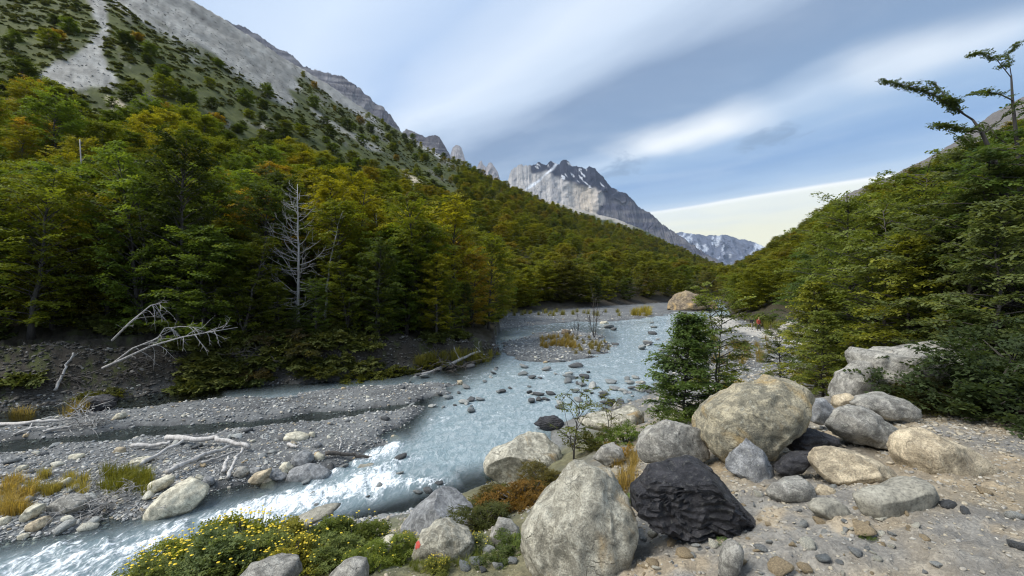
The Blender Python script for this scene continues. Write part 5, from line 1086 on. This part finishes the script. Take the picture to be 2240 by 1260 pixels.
# flowering shrubs bottom left
def flower_shrub(seed, Rb, Hb, n, fl):
    tr, cr = dense_bush(seed, Rb, Hb, n, .13, .030, 5, 6); rg = np.random.default_rng(seed); mb = MB(); st = MB()
    for i in range(fl):
        a = rg.uniform(0, 6.28); r = Rb * math.sqrt(rg.uniform(0, 1)) * .95; zt = Hb * (1.05 - .35 * (r / Rb) ** 2) * rg.uniform(.85, 1.15); c = np.array((r * math.cos(a), r * math.sin(a), zt)); s = rg.uniform(.011, .020)
        st.tube(np.stack([c * np.array((.8, .8, .55)), c * np.array((.95, .95, .8)), c]), [.003, .0025, .002], 3)
        k = 6; an = np.arange(k) * 2 * np.pi / k; ring = np.stack([np.cos(an) * s, np.sin(an) * s, np.full(k, .004)], -1); tp = np.array([[0, 0, s * .6]]); bt = np.array([[0, 0, -s * .4]])
        j = np.arange(k); T = np.concatenate([np.stack([j, (j + 1) % k, np.full(k, k)], -1), np.stack([(j + 1) % k, j, np.full(k, k + 1)], -1)]); mb.add(np.concatenate([ring, tp, bt]) + c, None, T)
    return tr, cr, mb.mesh('flower_heads', MAT['yellow'], False), st.mesh('flower_stems', MAT['stem'])
MAT['yellow'] = plain('yellow_petals', (.62, .46, .02), .7); MAT['stem'] = plain('green_stem', (.12, .15, .05))
fs1 = flower_shrub(520, .50, .48, 420, 60); fs2 = flower_shrub(521, .45, .42, 380, 40); fs3 = flower_shrub(522, .5, .45, 420, 14)
FP = ('trunk', 'crown', 'flower_heads', 'flower_stems')
for i, (px, d, me, s, c, lab) in enumerate(((365, 5.0, fs1, 1.0, (.145, .175, .03), 'leftmost yellow flowering shrub at the bottom edge'), (440, 5.2, fs1, 1.05, (.135, .165, .03), 'tall yellow flowering shrub beside the river, second from left'), (530, 5.3, fs1, 1.15, (.15, .175, .028), 'yellow flowering shrub in front of the rapids'),
    (560, 4.7, fs2, .9, (.13, .165, .06), 'grey green flowering shrub behind the flat grey rock'), (470, 4.6, fs2, .95, (.115, .155, .075), 'blue grey foliage shrub with few flowers at bottom left'), (620, 5.2, fs2, .9, (.17, .17, .03), 'yellow flowering shrub left of the dark green shrub'),
    (640, 4.6, fs1, .7, (.18, .18, .03), 'bright yellow flower clump above the flat grey rock'), (690, 5.4, fs3, 1.0, (.085, .115, .025), 'dark green leafy shrub at bottom centre left'), (770, 5.6, fs3, .95, (.075, .10, .022), 'darkest green shrub left of the sloping slab'),
    (720, 4.7, fs3, .75, (.125, .16, .06), 'pale green shrub behind the oval grey stone'), (850, 4.6, fs3, .55, (.12, .16, .035), 'green clump right of the pale cream rock'), (790, 4.2, fs3, .45, (.11, .145, .03), 'low green clump beside the oval grey stone'),
    (955, 4.15, fs1, .28, (.15, .17, .05), 'small clump of bright yellow flowers before the speckled boulder'), (1030, 4.7, fs2, .45, (.14, .17, .09), 'silvery plant between the speckled boulder and grey rock'), (330, 4.4, fs2, .8, (.12, .15, .05), 'grey green shrub in the bottom left corner of the bank'), (890, 5.0, fs2, .5, (.14, .16, .05), 'grassy yellow flowered tuft left of the speckled boulder'))):
    plant('flowering_shrub', me, at_depth(px, d), i * 1.9, s, np.array(c) * np.array((1.5, 1.4, 1.1)), lab, 'shrub', parts=FP)

# ------------------------------------------------------------------ grasses
def tuft(seed, n=110, h=.5, spread=.5, wb=.006):
    rg = np.random.default_rng(seed); V = []; T = []
    for i in range(n):
        a = rg.uniform(0, 6.28); r0 = spread * .35 * rg.uniform(0, 1); p = np.array((math.cos(a) * r0, math.sin(a) * r0, 0)); L = h * rg.uniform(.25, 1.15); out = rg.uniform(.1, .7); s_ = np.array((-math.sin(a), math.cos(a), 0)) * wb
        m1 = p + np.array((math.cos(a) * out * .25, math.sin(a) * out * .25, .6)) * L; m2 = p + np.array((math.cos(a) * out * .75, math.sin(a) * out * .75, .85 - .3 * out)) * L
        V += [p - s_, p + s_, m1 + s_ * .7, m1 - s_ * .7, m2 + s_ * .15, m2 - s_ * .15]; T.append(rg.uniform(.2, .9)); T.append(T[-1])
    V = np.array(V); k = np.arange(n)[:, None] * 6; Q = np.concatenate([k + np.array([[0, 1, 2, 3]]), k + np.array([[3, 2, 4, 5]])], 1).reshape(-1, 4)
    return mesh_np('grass_tuft', V, [Q], [MAT['leaf']], face_attr={'tone': np.array(T)})
tf = [tuft(600 + i) for i in range(3)]
GOLD, STRAW, GREEN = (.34, .255, .085), (.34, .29, .13), (.12, .15, .03)
def put_tufts(lst, zone, col, s0, cname, cat='grass'):
    for i, (px, py) in enumerate(lst):
        p = hit(px, py); o = link('grass_tuft', tf[i % 3], None, (p[0], p[1], p[2] - .03), (0, 0, i * 2.1), s0 * rc.uniform(.8, 1.25), np.array(col) * rc.uniform(.85, 1.15))
        tag(o, f'{cname} grass tuft {zone}', cat, f'{cname} grass tufts {zone}')
r5 = np.random.default_rng(9)
put_tufts([(r5.uniform(1185, 1258), r5.uniform(738, 762)) for _ in range(40)], 'in the middle of the river island', GOLD, 1.5, 'golden')
put_tufts([(r5.uniform(1250, 1330), r5.uniform(738, 775)) for _ in range(30)], 'at the stream side of the island', (.24, .20, .07), 1.2, 'straw')
put_tufts([(r5.uniform(0, 70), r5.uniform(1050, 1130)) for _ in range(24)], 'at the left edge of the gravel bar', GOLD, .9, 'golden')
put_tufts([(r5.uniform(60, 185), r5.uniform(1040, 1085)) for _ in range(22)], 'among the white stones at left', (.30, .26, .08), .75, 'yellowish')
put_tufts([(r5.uniform(215, 325), r5.uniform(1040, 1085)) for _ in range(28)], 'behind the brushwood heap', (.17, .175, .03), .95, 'green')
put_tufts([(30, 918), (45, 918), (58, 920), (150, 912), (165, 908), (178, 905)], 'beside the bleached log at far left', (.24, .19, .08), 1.5, 'tan')
put_tufts([(r5.uniform(905, 1090), r5.uniform(782, 800)) for _ in range(30)], 'on the point above the driftwood pile', (.24, .23, .06), 2.0, 'yellow green')
put_tufts([(r5.uniform(1380, 1420), r5.uniform(683, 692)) for _ in range(10)], 'on the far gravel bar below the outcrop', (.34, .29, .07), 4.0, 'gold')
put_tufts([(r5.uniform(1060, 1110), r5.uniform(1030, 1050)) for _ in range(7)], 'on the flat-topped river boulder', (.17, .19, .04), .7, 'long green')
put_tufts([(r5.uniform(1040, 1400), r5.uniform(683, 692)) for _ in range(30)], 'along the terrace below the far forest', (.22, .21, .07), 2.6, 'pale')
put_tufts([(r5.uniform(1340, 1400), r5.uniform(1000, 1080)) for _ in range(14)], 'between the grey mottled and pale boulders', (.30, .22, .08), .5, 'dry')
put_tufts([(r5.uniform(880, 1130), r5.uniform(1180, 1255)) for _ in range(24)], 'around the speckled boulder', (.16, .19, .05), .28, 'fine green')
put_tufts([(r5.uniform(1560, 1700), r5.uniform(745, 800)) for _ in range(26)], 'on the gravel flat by the footpath', (.27, .22, .08), 1.6, 'brownish')
put_tufts([(r5.uniform(1640, 1720), r5.uniform(712, 722)) for _ in range(16)], 'beside the hikers', (.20, .21, .05), 2.2, 'light green')
mossb = dense_bush(610, .9, .45, 160, .28, .08, 5, 6)
for i, (px, py, s, c, lab) in enumerate(((790, 832, 1.7, (.125, .135, .024), 'bright moss mound at the waterline of the left bank'), (700, 815, 1.5, (.085, .095, .022), 'dark moss mound on the left bank slope'), (860, 815, 1.6, (.10, .11, .024), 'green moss mound under the conical young beech'),
    (560, 818, 1.2, (.12, .095, .04), 'brownish moss mound on the left bank'), (220, 865, 1.1, (.12, .125, .028), 'olive moss cap on the dark rock at left bank'), (660, 770, 1.8, (.085, .08, .03), 'brown heath mound below the dead tree'), (620, 740, 1.8, (.11, .09, .045), 'straw brown heath mound below the dead tree'), (480, 810, 1.0, (.075, .085, .025), 'small green mound on the earth bank'), (940, 795, 1.3, (.15, .15, .03), 'yellow green mound on the point'), (1105, 790, .8, (.13, .14, .03), 'low round bush at the tip of the point'))):
    p = hit(px, py); plant('moss_mound', mossb, (p[0], p[1], p[2] - .2), i, s, c, lab, 'moss')
rock('boulder', [(185, 890), (195, 870), (225, 862), (250, 872), (248, 895), (210, 900)], RM['r_dark'], 'dark rock at the foot of the left earth bank', .9, 5, .05, 4, 320)
# two conical young beeches on the point, in front of the forest
for i, (px, d, s, nm, lab) in enumerate(((890, 33.5, .72, 'mid green', 'bushy green beech with twin trunks near the point'), (955, 33.0, .62, 'yellow green', 'yellow green conical beech on the point'), (985, 34.5, .44, 'olive green', 'short conical beech nearest the tip of the point'), (925, 36.5, .85, 'mid green', 'taller green beech behind the conical beech on the point'), (1010, 38, .4, 'dark green', 'small dark beech at the edge of the point'), (830, 31, .55, 'olive green', 'low olive beech left of the twin-trunked beech'), (760, 30.2, .5, 'olive green', 'low spreading beech right of the dead tree'), (545, 28.5, .55, 'olive green', 'small olive beech left of the dead tree'), (470, 27, .6, 'mid green', 'small green beech above the fallen branches'), (850, 36, .95, 'yellow green', 'tall yellow green beech right of the dead tree'), (612, 28.4, .34, 'olive green', 'low olive beech before the left side of the dead tree'), (690, 28.6, .36, 'mid green', 'low green beech before the right side of the dead tree'), (648, 28.0, .22, 'dark green', 'tiny dark beech at the foot of the dead tree'))):
    plant('beech_tree', forest[(i * 2 + 1) % 6], at_depth(px, d), i * 1.7, s, np.array(PALETTE[nm]) * 1.1, lab, 'tree', sz=.95)

# ------------------------------------------------------------------ dead trees and driftwood
def branchy(mb, p0, az, el, L, r, rg, depth=2, nb=4, curl=.2, wig=.22):
    pts, a = bend(p0, az, el, L, 6, rg, curl, wig); mb.tube(pts, np.linspace(r, r * .25, 7), 5)
    if depth:
        for k in range(nb):
            u = rg.uniform(.25, .95); p = np.array([np.interp(u, np.linspace(0, 1, 7), pts[:, c]) for c in range(3)])
            branchy(mb, p, az + rg.choice([-1, 1]) * rg.uniform(.4, 1.1), el + rg.normal(.1, .35), L * rg.uniform(.25, .5), r * .45, rg, depth - 1, max(2, nb - 1), curl, wig)
def dead_tree(px, d, Ht, seed, label, nb=26, lean=0.0, low=.12, mat='deadwood', rt=.16, Lb=1.9, bias=None):
    rg = np.random.default_rng(seed); tr = MB(); brs = MB(); tt = np.linspace(0, 1, 10); path = np.stack([lean * tt ** 2 * Ht + rg.normal(0, .04, 10), rg.normal(0, .04, 10), tt * Ht], -1); path[0, :2] = 0
    tr.tube(path, rt * (1 - .82 * tt) + rt * .4 * np.exp(-tt * 15), 8)
    for k in range(nb):
        f = low + (.96 - low) * (k + rg.uniform(0, 1)) / nb; p = np.array([np.interp(f, tt, path[:, c]) for c in range(3)]); az = rg.uniform(0, 6.28) if bias is None or rg.uniform() < .45 else bias + rg.normal(0, .6)
        branchy(brs, p, az, rg.normal(.15, .28), Lb * (1.15 - f * .85) * rg.uniform(.6, 1.2), rt * .28 * (1.1 - f * .6), rg, 2, 4, .4, .2)
    o = link('dead_tree', None, None, at_depth(px, d)); tag(o, label, 'tree')
    link('trunk', tr.mesh('trunk', MAT[mat]), o); link('branches', brs.mesh('branches', MAT[mat]), o)
dead_tree(652, 29.8, 10.3, 700, 'big bleached dead tree with many bare white branches', 70, .0, .10, Lb=2.9, rt=.12, bias=3.0)
dead_tree(712, 31, 8.6, 702, 'leaning grey dead tree right of the big bleached one', 12, .14, .35, Lb=2.2, rt=.11)
def poles(px, py0, py1, d, label, r=.07):
    g = np.array(at_depth(px, d)); top = P(px, py0, d) - g; rg = np.random.default_rng(int(px)); mb = MB(); t = np.linspace(0, 1, 8); pts = np.outer(t, top) + rg.normal(0, .03, (8, 3)) * t[:, None]; mb.tube(pts, r * (1.2 - .8 * t), 7)
    for k in range(3): branchy(mb, pts[5 + k % 2], rg.uniform(0, 6), .5, .5, r * .3, rg, 0)
    tag(link('snag', mb.mesh('snag', MAT['deadwood']), None, g), label, 'tree')
poles(176, 305, 370, 36, 'thin white dead trunk poking out of the canopy at left', .09); poles(752, 445, 500, 38, 'short white snag right of the bleached dead tree', .08); poles(822, 455, 560, 40, 'slim grey snag among the yellow green crowns', .07)
# bare saplings on the island
def bare(px, py, Ht, seed, label, n=3):
    p = hit(px, py); rg = np.random.default_rng(seed); mb = MB()
    for k in range(n): branchy(mb, np.array((rg.normal(0, .15), rg.normal(0, .15), -.05)), rg.uniform(0, 6.28), 1.45 - .12 * k, Ht * (1 - .2 * k), .06 * Ht / 5, rg, 2, 7, .05, .06)
    tag(link('bare_sapling', mb.mesh('bare_sapling', MAT['bark']), None, p), label, 'tree')
bare(1300, 738, 4.2, 710, 'dark bare sapling standing on the river island', 3); bare(1262, 735, 2.4, 711, 'short bare twiggy bush left of the island sapling', 4); bare(1040, 700, 4.0, 712, 'grey bare shrub at the edge of the far gravel bar', 4)
def wood(name, segs, mat, label, cat='driftwood', twigs=0, seed=1, ns=8):
    """segs: list of (points [(px, py, lift)], radius in photo px at that distance) lying on the ground"""
    rg = np.random.default_rng(seed); mb = MB(); org = None
    for pts, r in segs:
        Pw = []
        for (px, py, lift) in pts:
            g = hit(px, py); Pw.append(np.array((g[0], g[1], g[2] + lift)))
        Pw = np.array(Pw)
        if org is None: org = Pw[0].copy()
        n = 14; t = np.linspace(0, 1, len(Pw)); tt = np.linspace(0, 1, n); C = np.stack([np.interp(tt, t, Pw[:, c]) for c in range(3)], -1)
        rad = r / F * Pw[:, 1].mean(); C[1:-1] += rg.normal(0, rad * .35, (n - 2, 3)); C = C + np.array((0, 0, rad * .7)); rr = rad * (1.1 - .5 * tt) * (1 + .15 * rg.normal(0, 1, n)); mb.tube(C - org, np.abs(rr), ns)
        for k in range(twigs):
            i = int(rg.integers(3, n)); branchy(mb, C[i] - org, rg.uniform(0, 6.28), rg.uniform(.0, .9), rad * rg.uniform(6, 14), rad * .35, rg, 1, 2)
    return tag(link(name, mb.mesh(name, MAT[mat]), None, org), label, cat)
wood('driftwood_log', [([(365, 968, .1), (420, 978, .2), (480, 976, .2), (545, 990, .1)], 6.5)], 'driftwood', 'thick curved white drift log at the top of the driftwood heap')
wood('driftwood_log', [([(288, 985, .1), (340, 984, .1), (372, 980, .15)], 5)], 'driftwood', 'short pale log lying left of the thick white drift log')
wood('driftwood_log', [([(302, 1026, .05), (350, 1005, .15), (400, 982, .25)], 4.5)], 'driftwood', 'slanting white branch running up to the thick drift log')
wood('driftwood_log', [([(365, 1050, .15), (430, 1020, .2), (500, 990, .15)], 6)], 'driftwood', 'long straight bleached log above the large cream boulder')
wood('driftwood_branch', [([(497, 1055, .05), (512, 1030, .2), (530, 1000, .25)], 4), ([(488, 1040, .05), (500, 1015, .2)], 4)], 'driftwood', 'forked bleached branch pointing at the cobble row')
wood('driftwood_branch', [([(420, 1012, .1), (450, 1002, .15), (470, 1000, .1)], 2.5), ([(440, 1020, .1), (490, 1008, .15), (530, 995, .2)], 2)], 'driftwood', 'thin white sticks inside the driftwood heap', twigs=2)
wood('driftwood_log', [([(-40, 938, .05), (60, 934, .1), (158, 927, .15)], 4.5)], 'driftwood', 'long straight bleached log at the left edge')
wood('driftwood_branch', [([(30, 955, .05), (70, 944, .1), (110, 942, .1)], 2.5), ([(60, 952, .0), (70, 938, .2)], 2)], 'driftwood', 'thin forked drift branch under the straight log')
wood('driftwood_log', [([(95, 950, .05), (130, 944, .1), (158, 940, .1)], 3)], 'driftwood', 'short grey log right of the forked drift branch')
wood('driftwood_log', [([(712, 1003, .1), (760, 1004, .1), (826, 1010, .05)], 5)], 'darkwood', 'dark wet log reaching into the rapids')
wood('driftwood_branch', [([(630, 978, .05), (650, 985, .08)], 4)], 'driftwood', 'stubby white stick left of the white block stone')
wood('driftwood_branch', [([(742, 985, .0), (747, 975, .1), (742, 966, .15)], 1.5)], 'driftwood', 'small upright pale twig by the tan cobbles')
def heap(px, py, wd_, seed, label, n=40, mat='deadwood', L=.8, r=.012, ht=.35):
    p = hit(px, py); rg = np.random.default_rng(seed); mb = MB(); W_ = wd_ / F * p[1]
    for k in range(n): branchy(mb, np.array((rg.normal(0, W_ * .25), rg.normal(0, W_ * .15), rg.uniform(0, ht))), rg.uniform(0, 6.28), rg.normal(0, .3), L * rg.uniform(.5, 1.2), r * rg.uniform(.6, 1.6), rg, 1, 3, -.2, .35)
    tag(link('brushwood', mb.mesh('brushwood', MAT[mat]), None, p), label, 'brushwood')
heap(225, 1115, 150, 720, 'grey tangled brushwood heap left of the large cream boulder', 70, L=.75); heap(190, 935, 70, 721, 'upturned root tangle at the end of the straight log', 50, L=.9, r=.02, ht=.8); heap(255, 1030, 90, 722, 'small twig pile in the grass', 25, L=.5)
heap(940, 812, 110, 723, 'dark driftwood pile at the waterline below the point', 50, 'darkwood', 2.2, .04, .7)
wood('driftwood_log', [([(900, 838, .1), (980, 812, .4), (1040, 795, .7), (1082, 778, .9)], 4)], 'deadwood', 'long pale log sloping up from the driftwood pile', twigs=2, seed=4); wood('driftwood_log', [([(985, 818, .1), (1050, 800, .3), (1085, 785, .5)], 3)], 'darkwood', 'darker log under the sloping pale log', seed=5)
heap(1075, 782, 40, 724, 'dark root plate at the end of the sloping pale log', 30, 'darkwood', 1.2, .04, .9)
# fallen branches on the left bank: a toppled dead tree
def fallen():
    rg = np.random.default_rng(730); d = 20.6; mb = MB(); o0 = P(225, 805, d); q = lambda px, py, dd=0: P(px, py, d + dd) - o0
    main = np.array([q(225, 805), q(270, 785), q(330, 757), q(400, 737), q(460, 726), q(520, 716)]); mb.tube(main, [.07, .06, .045, .032, .02, .01], 7)
    sec = np.array([q(240, 800), q(290, 762), q(345, 740), q(360, 718), q(400, 714), q(450, 718)]); mb.tube(sec, [.045, .038, .03, .02, .014, .008], 6)
    thr = np.array([q(245, 745), q(285, 705), q(330, 668), q(350, 663)]); mb.tube(thr, [.05, .04, .025, .012], 6)
    for path, r in ((main, .017), (sec, .014), (thr, .012)):
        for k in range(16):
            u = rg.uniform(.2, 1); p = np.array([np.interp(u, np.linspace(0, 1, len(path)), path[:, c]) for c in range(3)]); branchy(mb, p, rg.uniform(-.8, .8), rg.choice([-1, 1]) * rg.uniform(.2, .9) - .15, rg.uniform(.5, 1.3), r, rg, 1, 3, -.3, .25)
    tag(link('fallen_tree', mb.mesh('fallen_tree', MAT['deadwood']), None, o0), 'toppled bleached dead tree hanging over the left earth bank', 'tree')
fallen()
wood('driftwood_branch', [([(120, 862, .1), (140, 830, .3), (160, 800, .6)], 3)], 'deadwood', 'bare pale branch leaning on the earth bank at left', twigs=1); heap(700, 700, 130, 731, 'grey fallen branches under the dead tree', 24, L=1.6, r=.03, ht=.8)
# exposed roots under the left bank edge
for i, (px, py) in enumerate(((590, 790), (520, 785), (640, 790), (330, 800), (280, 830), (160, 840))):
    heap(px, py, 60, 740 + i, ('dark exposed roots left of the heath mounds', 'dark exposed roots above the small green mound', 'dark exposed roots below the dead tree', 'dark exposed roots below the toppled tree', 'dark exposed roots above the olive moss cap', 'dark exposed roots at the far left bank')[i], 22, 'darkwood', 1.2, .03, .5)

# ------------------------------------------------------------------ hikers
def person(px, d, shirt, trousers, hat, pose, label):
    x, y, z = at_depth(px, d); bm = bmesh.new(); J = {}
    sk = {'pelvis': (0, 0, .95, .13), 'waist': (0, 0, 1.08, .125), 'chest': (0, -.01, 1.30, .15), 'neckb': (0, 0, 1.45, .075), 'neck': (0, 0, 1.52, .055), 'head': (0, -.015, 1.60, .085), 'crown': (0, -.01, 1.70, .082)}
    for s, sg in (('l', -1), ('r', 1)):
        st = pose * sg
        sk.update({'hip' + s: (sg * .09, 0, .90, .10), 'knee' + s: (sg * .10, -.10 * st - .03, .50, .065), 'ank' + s: (sg * .10, -.16 * st + .03, .09, .045), 'toe' + s: (sg * .11, -.16 * st - .13, .04, .035),
                   'sho' + s: (sg * .18, 0, 1.42, .065), 'elb' + s: (sg * .24, .08 * st, 1.14, .045), 'wri' + s: (sg * .25, .08 * st - .14, .95, .030), 'pal' + s: (sg * .25, .08 * st - .19, .89, .032)})
        for k in range(5):
            sk[f'f{k}a' + s] = (sg * (.25 + (-.035 if k == 0 else .012 * (k - 2.5))), .08 * st - .20 - (.0 if k == 0 else .012), .855 - (0 if k else -.02), .010); sk[f'f{k}b' + s] = (sg * (.25 + (-.04 if k == 0 else .012 * (k - 2.5))), .08 * st - .19, .815 + (.025 if k == 0 else .004 * abs(k - 2)), .008)
    for k, v in sk.items(): J[k] = bm.verts.new(v[:3])
    ed = [('pelvis', 'waist'), ('waist', 'chest'), ('chest', 'neckb'), ('neckb', 'neck'), ('neck', 'head'), ('head', 'crown')]
    for s in 'lr':
        ed += [('pelvis', 'hip' + s), ('hip' + s, 'knee' + s), ('knee' + s, 'ank' + s), ('ank' + s, 'toe' + s), ('chest', 'sho' + s), ('sho' + s, 'elb' + s), ('elb' + s, 'wri' + s), ('wri' + s, 'pal' + s)]
        for k in range(5): ed += [('pal' + s, f'f{k}a' + s), (f'f{k}a' + s, f'f{k}b' + s)]
    for a, b in ed: bm.edges.new((J[a], J[b]))
    me = bpy.data.meshes.new('body'); bm.to_mesh(me); bm.free(); o = link('person', me, None, (x, y, z)); me.materials.append(person_mat(shirt, trousers))
    md = o.modifiers.new('skin', 'SKIN'); ly = me.skin_vertices[0] if me.skin_vertices else None
    if ly is None:
        bpy.context.view_layer.objects.active = o; ly = me.skin_vertices[0]
    for i, v in enumerate(sk.values()): ly.data[i].radius = (v[3], v[3]); ly.data[i].use_root = (i == 0)
    sb = o.modifiers.new('sub', 'SUBSURF'); sb.levels = 1; sb.render_levels = 1
    tag(o, label, 'person')
    hb = MB(); U, Fc = ico(2); Vh = U * np.array((.098, .108, .07)) + np.array((0, .005, 1.735)); hb.add(Vh, None, Fc); link('hat', hb.mesh('hat', plain('hat_' + label[:6], hat)), o)
    return o, (x, y, z)
def person_mat(shirt, trousers):
    m, t, b, o = new_mat('clothes'); s = N(t, 'ShaderNodeSeparateXYZ'); t.links.new(objco(t), s.inputs[0]); z = s.outputs[2]
    c = MIX(t, M(t, 'GREATER_THAN', z, .93), trousers, shirt); c = MIX(t, M(t, 'GREATER_THAN', z, 1.47), c, (.45, .28, .20)); c = MIX(t, M(t, 'LESS_THAN', z, .10), c, (.03, .025, .02))
    ab = M(t, 'ABSOLUTE', s.outputs[0]); hand = M(t, 'MULTIPLY', M(t, 'GREATER_THAN', ab, .19), M(t, 'LESS_THAN', z, .93)); hand = M(t, 'MULTIPLY', hand, M(t, 'GREATER_THAN', z, .75)); c = MIX(t, hand, c, (.45, .28, .20))
    put(t, b.inputs['Base Color'], c); b.inputs['Roughness'].default_value = .8; return m
def backpack(pos, col, label):
    bm = bmesh.new(); bmesh.ops.create_cube(bm, size=1.0); bmesh.ops.scale(bm, vec=(.32, .22, .52), verts=bm.verts); bmesh.ops.bevel(bm, geom=bm.edges[:], offset=.06, segments=3, affect='EDGES'); me = bpy.data.meshes.new('backpack'); bm.to_mesh(me); bm.free(); me.materials.append(plain('pack_' + label[:5], col))
    o = link('backpack', me, None, (pos[0], pos[1] + .24, pos[2] + 1.22)); tag(o, label, 'backpack')
    mb = MB(); mb.tube(np.array([(-.13, 0, .27), (0, -.02, .29), (.13, 0, .27)]), [.06, .07, .06], 8); link('top_pocket', mb.mesh('top_pocket', plain('pocket_' + label[:5], [v * .7 for v in col])), o)
    for sx in (-1, 1):
        mb = MB(); mb.tube(np.array([(sx * .10, -.10, .20), (sx * .12, -.25, .24), (sx * .13, -.36, .10), (sx * .12, -.20, -.15)]), [.02] * 4, 6); link('strap', mb.mesh('strap', plain('strap_' + label[:5] + str(sx), (.02, .02, .02))), o)
_, pp = person(1660, 55, (.30, .05, .03), (.03, .03, .035), (.35, .12, .08), 1, 'hiker in dark clothes with red top walking on the footpath')
backpack(pp, (.28, .06, .03), 'red backpack worn by the right-hand hiker')
_, pp = person(1645, 56.5, (.03, .03, .035), (.30, .27, .22), (.03, .03, .03), -1, 'hiker in black top and pale trousers beside the other hiker')
backpack(pp, (.025, .025, .03), 'black backpack worn by the left-hand hiker')
# red paint blaze on the speckled boulder
# ------------------------------------------------------------------ air
def haze():
    m = bpy.data.materials.new('haze'); m.use_nodes = True; t = m.node_tree; t.nodes.clear(); o = N(t, 'ShaderNodeOutputMaterial'); v = N(t, 'ShaderNodeVolumePrincipled')
    v.inputs['Color'].default_value = (.66, .79, 1.0, 1); v.inputs['Density'].default_value = 2.3e-5; v.inputs['Anisotropy'].default_value = .2
    t.links.new(v.outputs[0], o.inputs['Volume'])
    x0, x1, y0, y1, z0, z1 = -26000, 36000, -400, 15600, -40, 2700
    V = [(x, y, z) for z in (z0, z1) for y in (y0, y1) for x in (x0, x1)]
    me = bpy.data.meshes.new('haze'); me.from_pydata(V, [], [(0, 2, 3, 1), (4, 5, 7, 6), (0, 1, 5, 4), (2, 6, 7, 3), (0, 4, 6, 2), (1, 3, 7, 5)]); me.materials.append(m)
    tag(link('haze', me), 'thin blue air haze filling the whole valley', 'haze', kind='stuff')
haze()
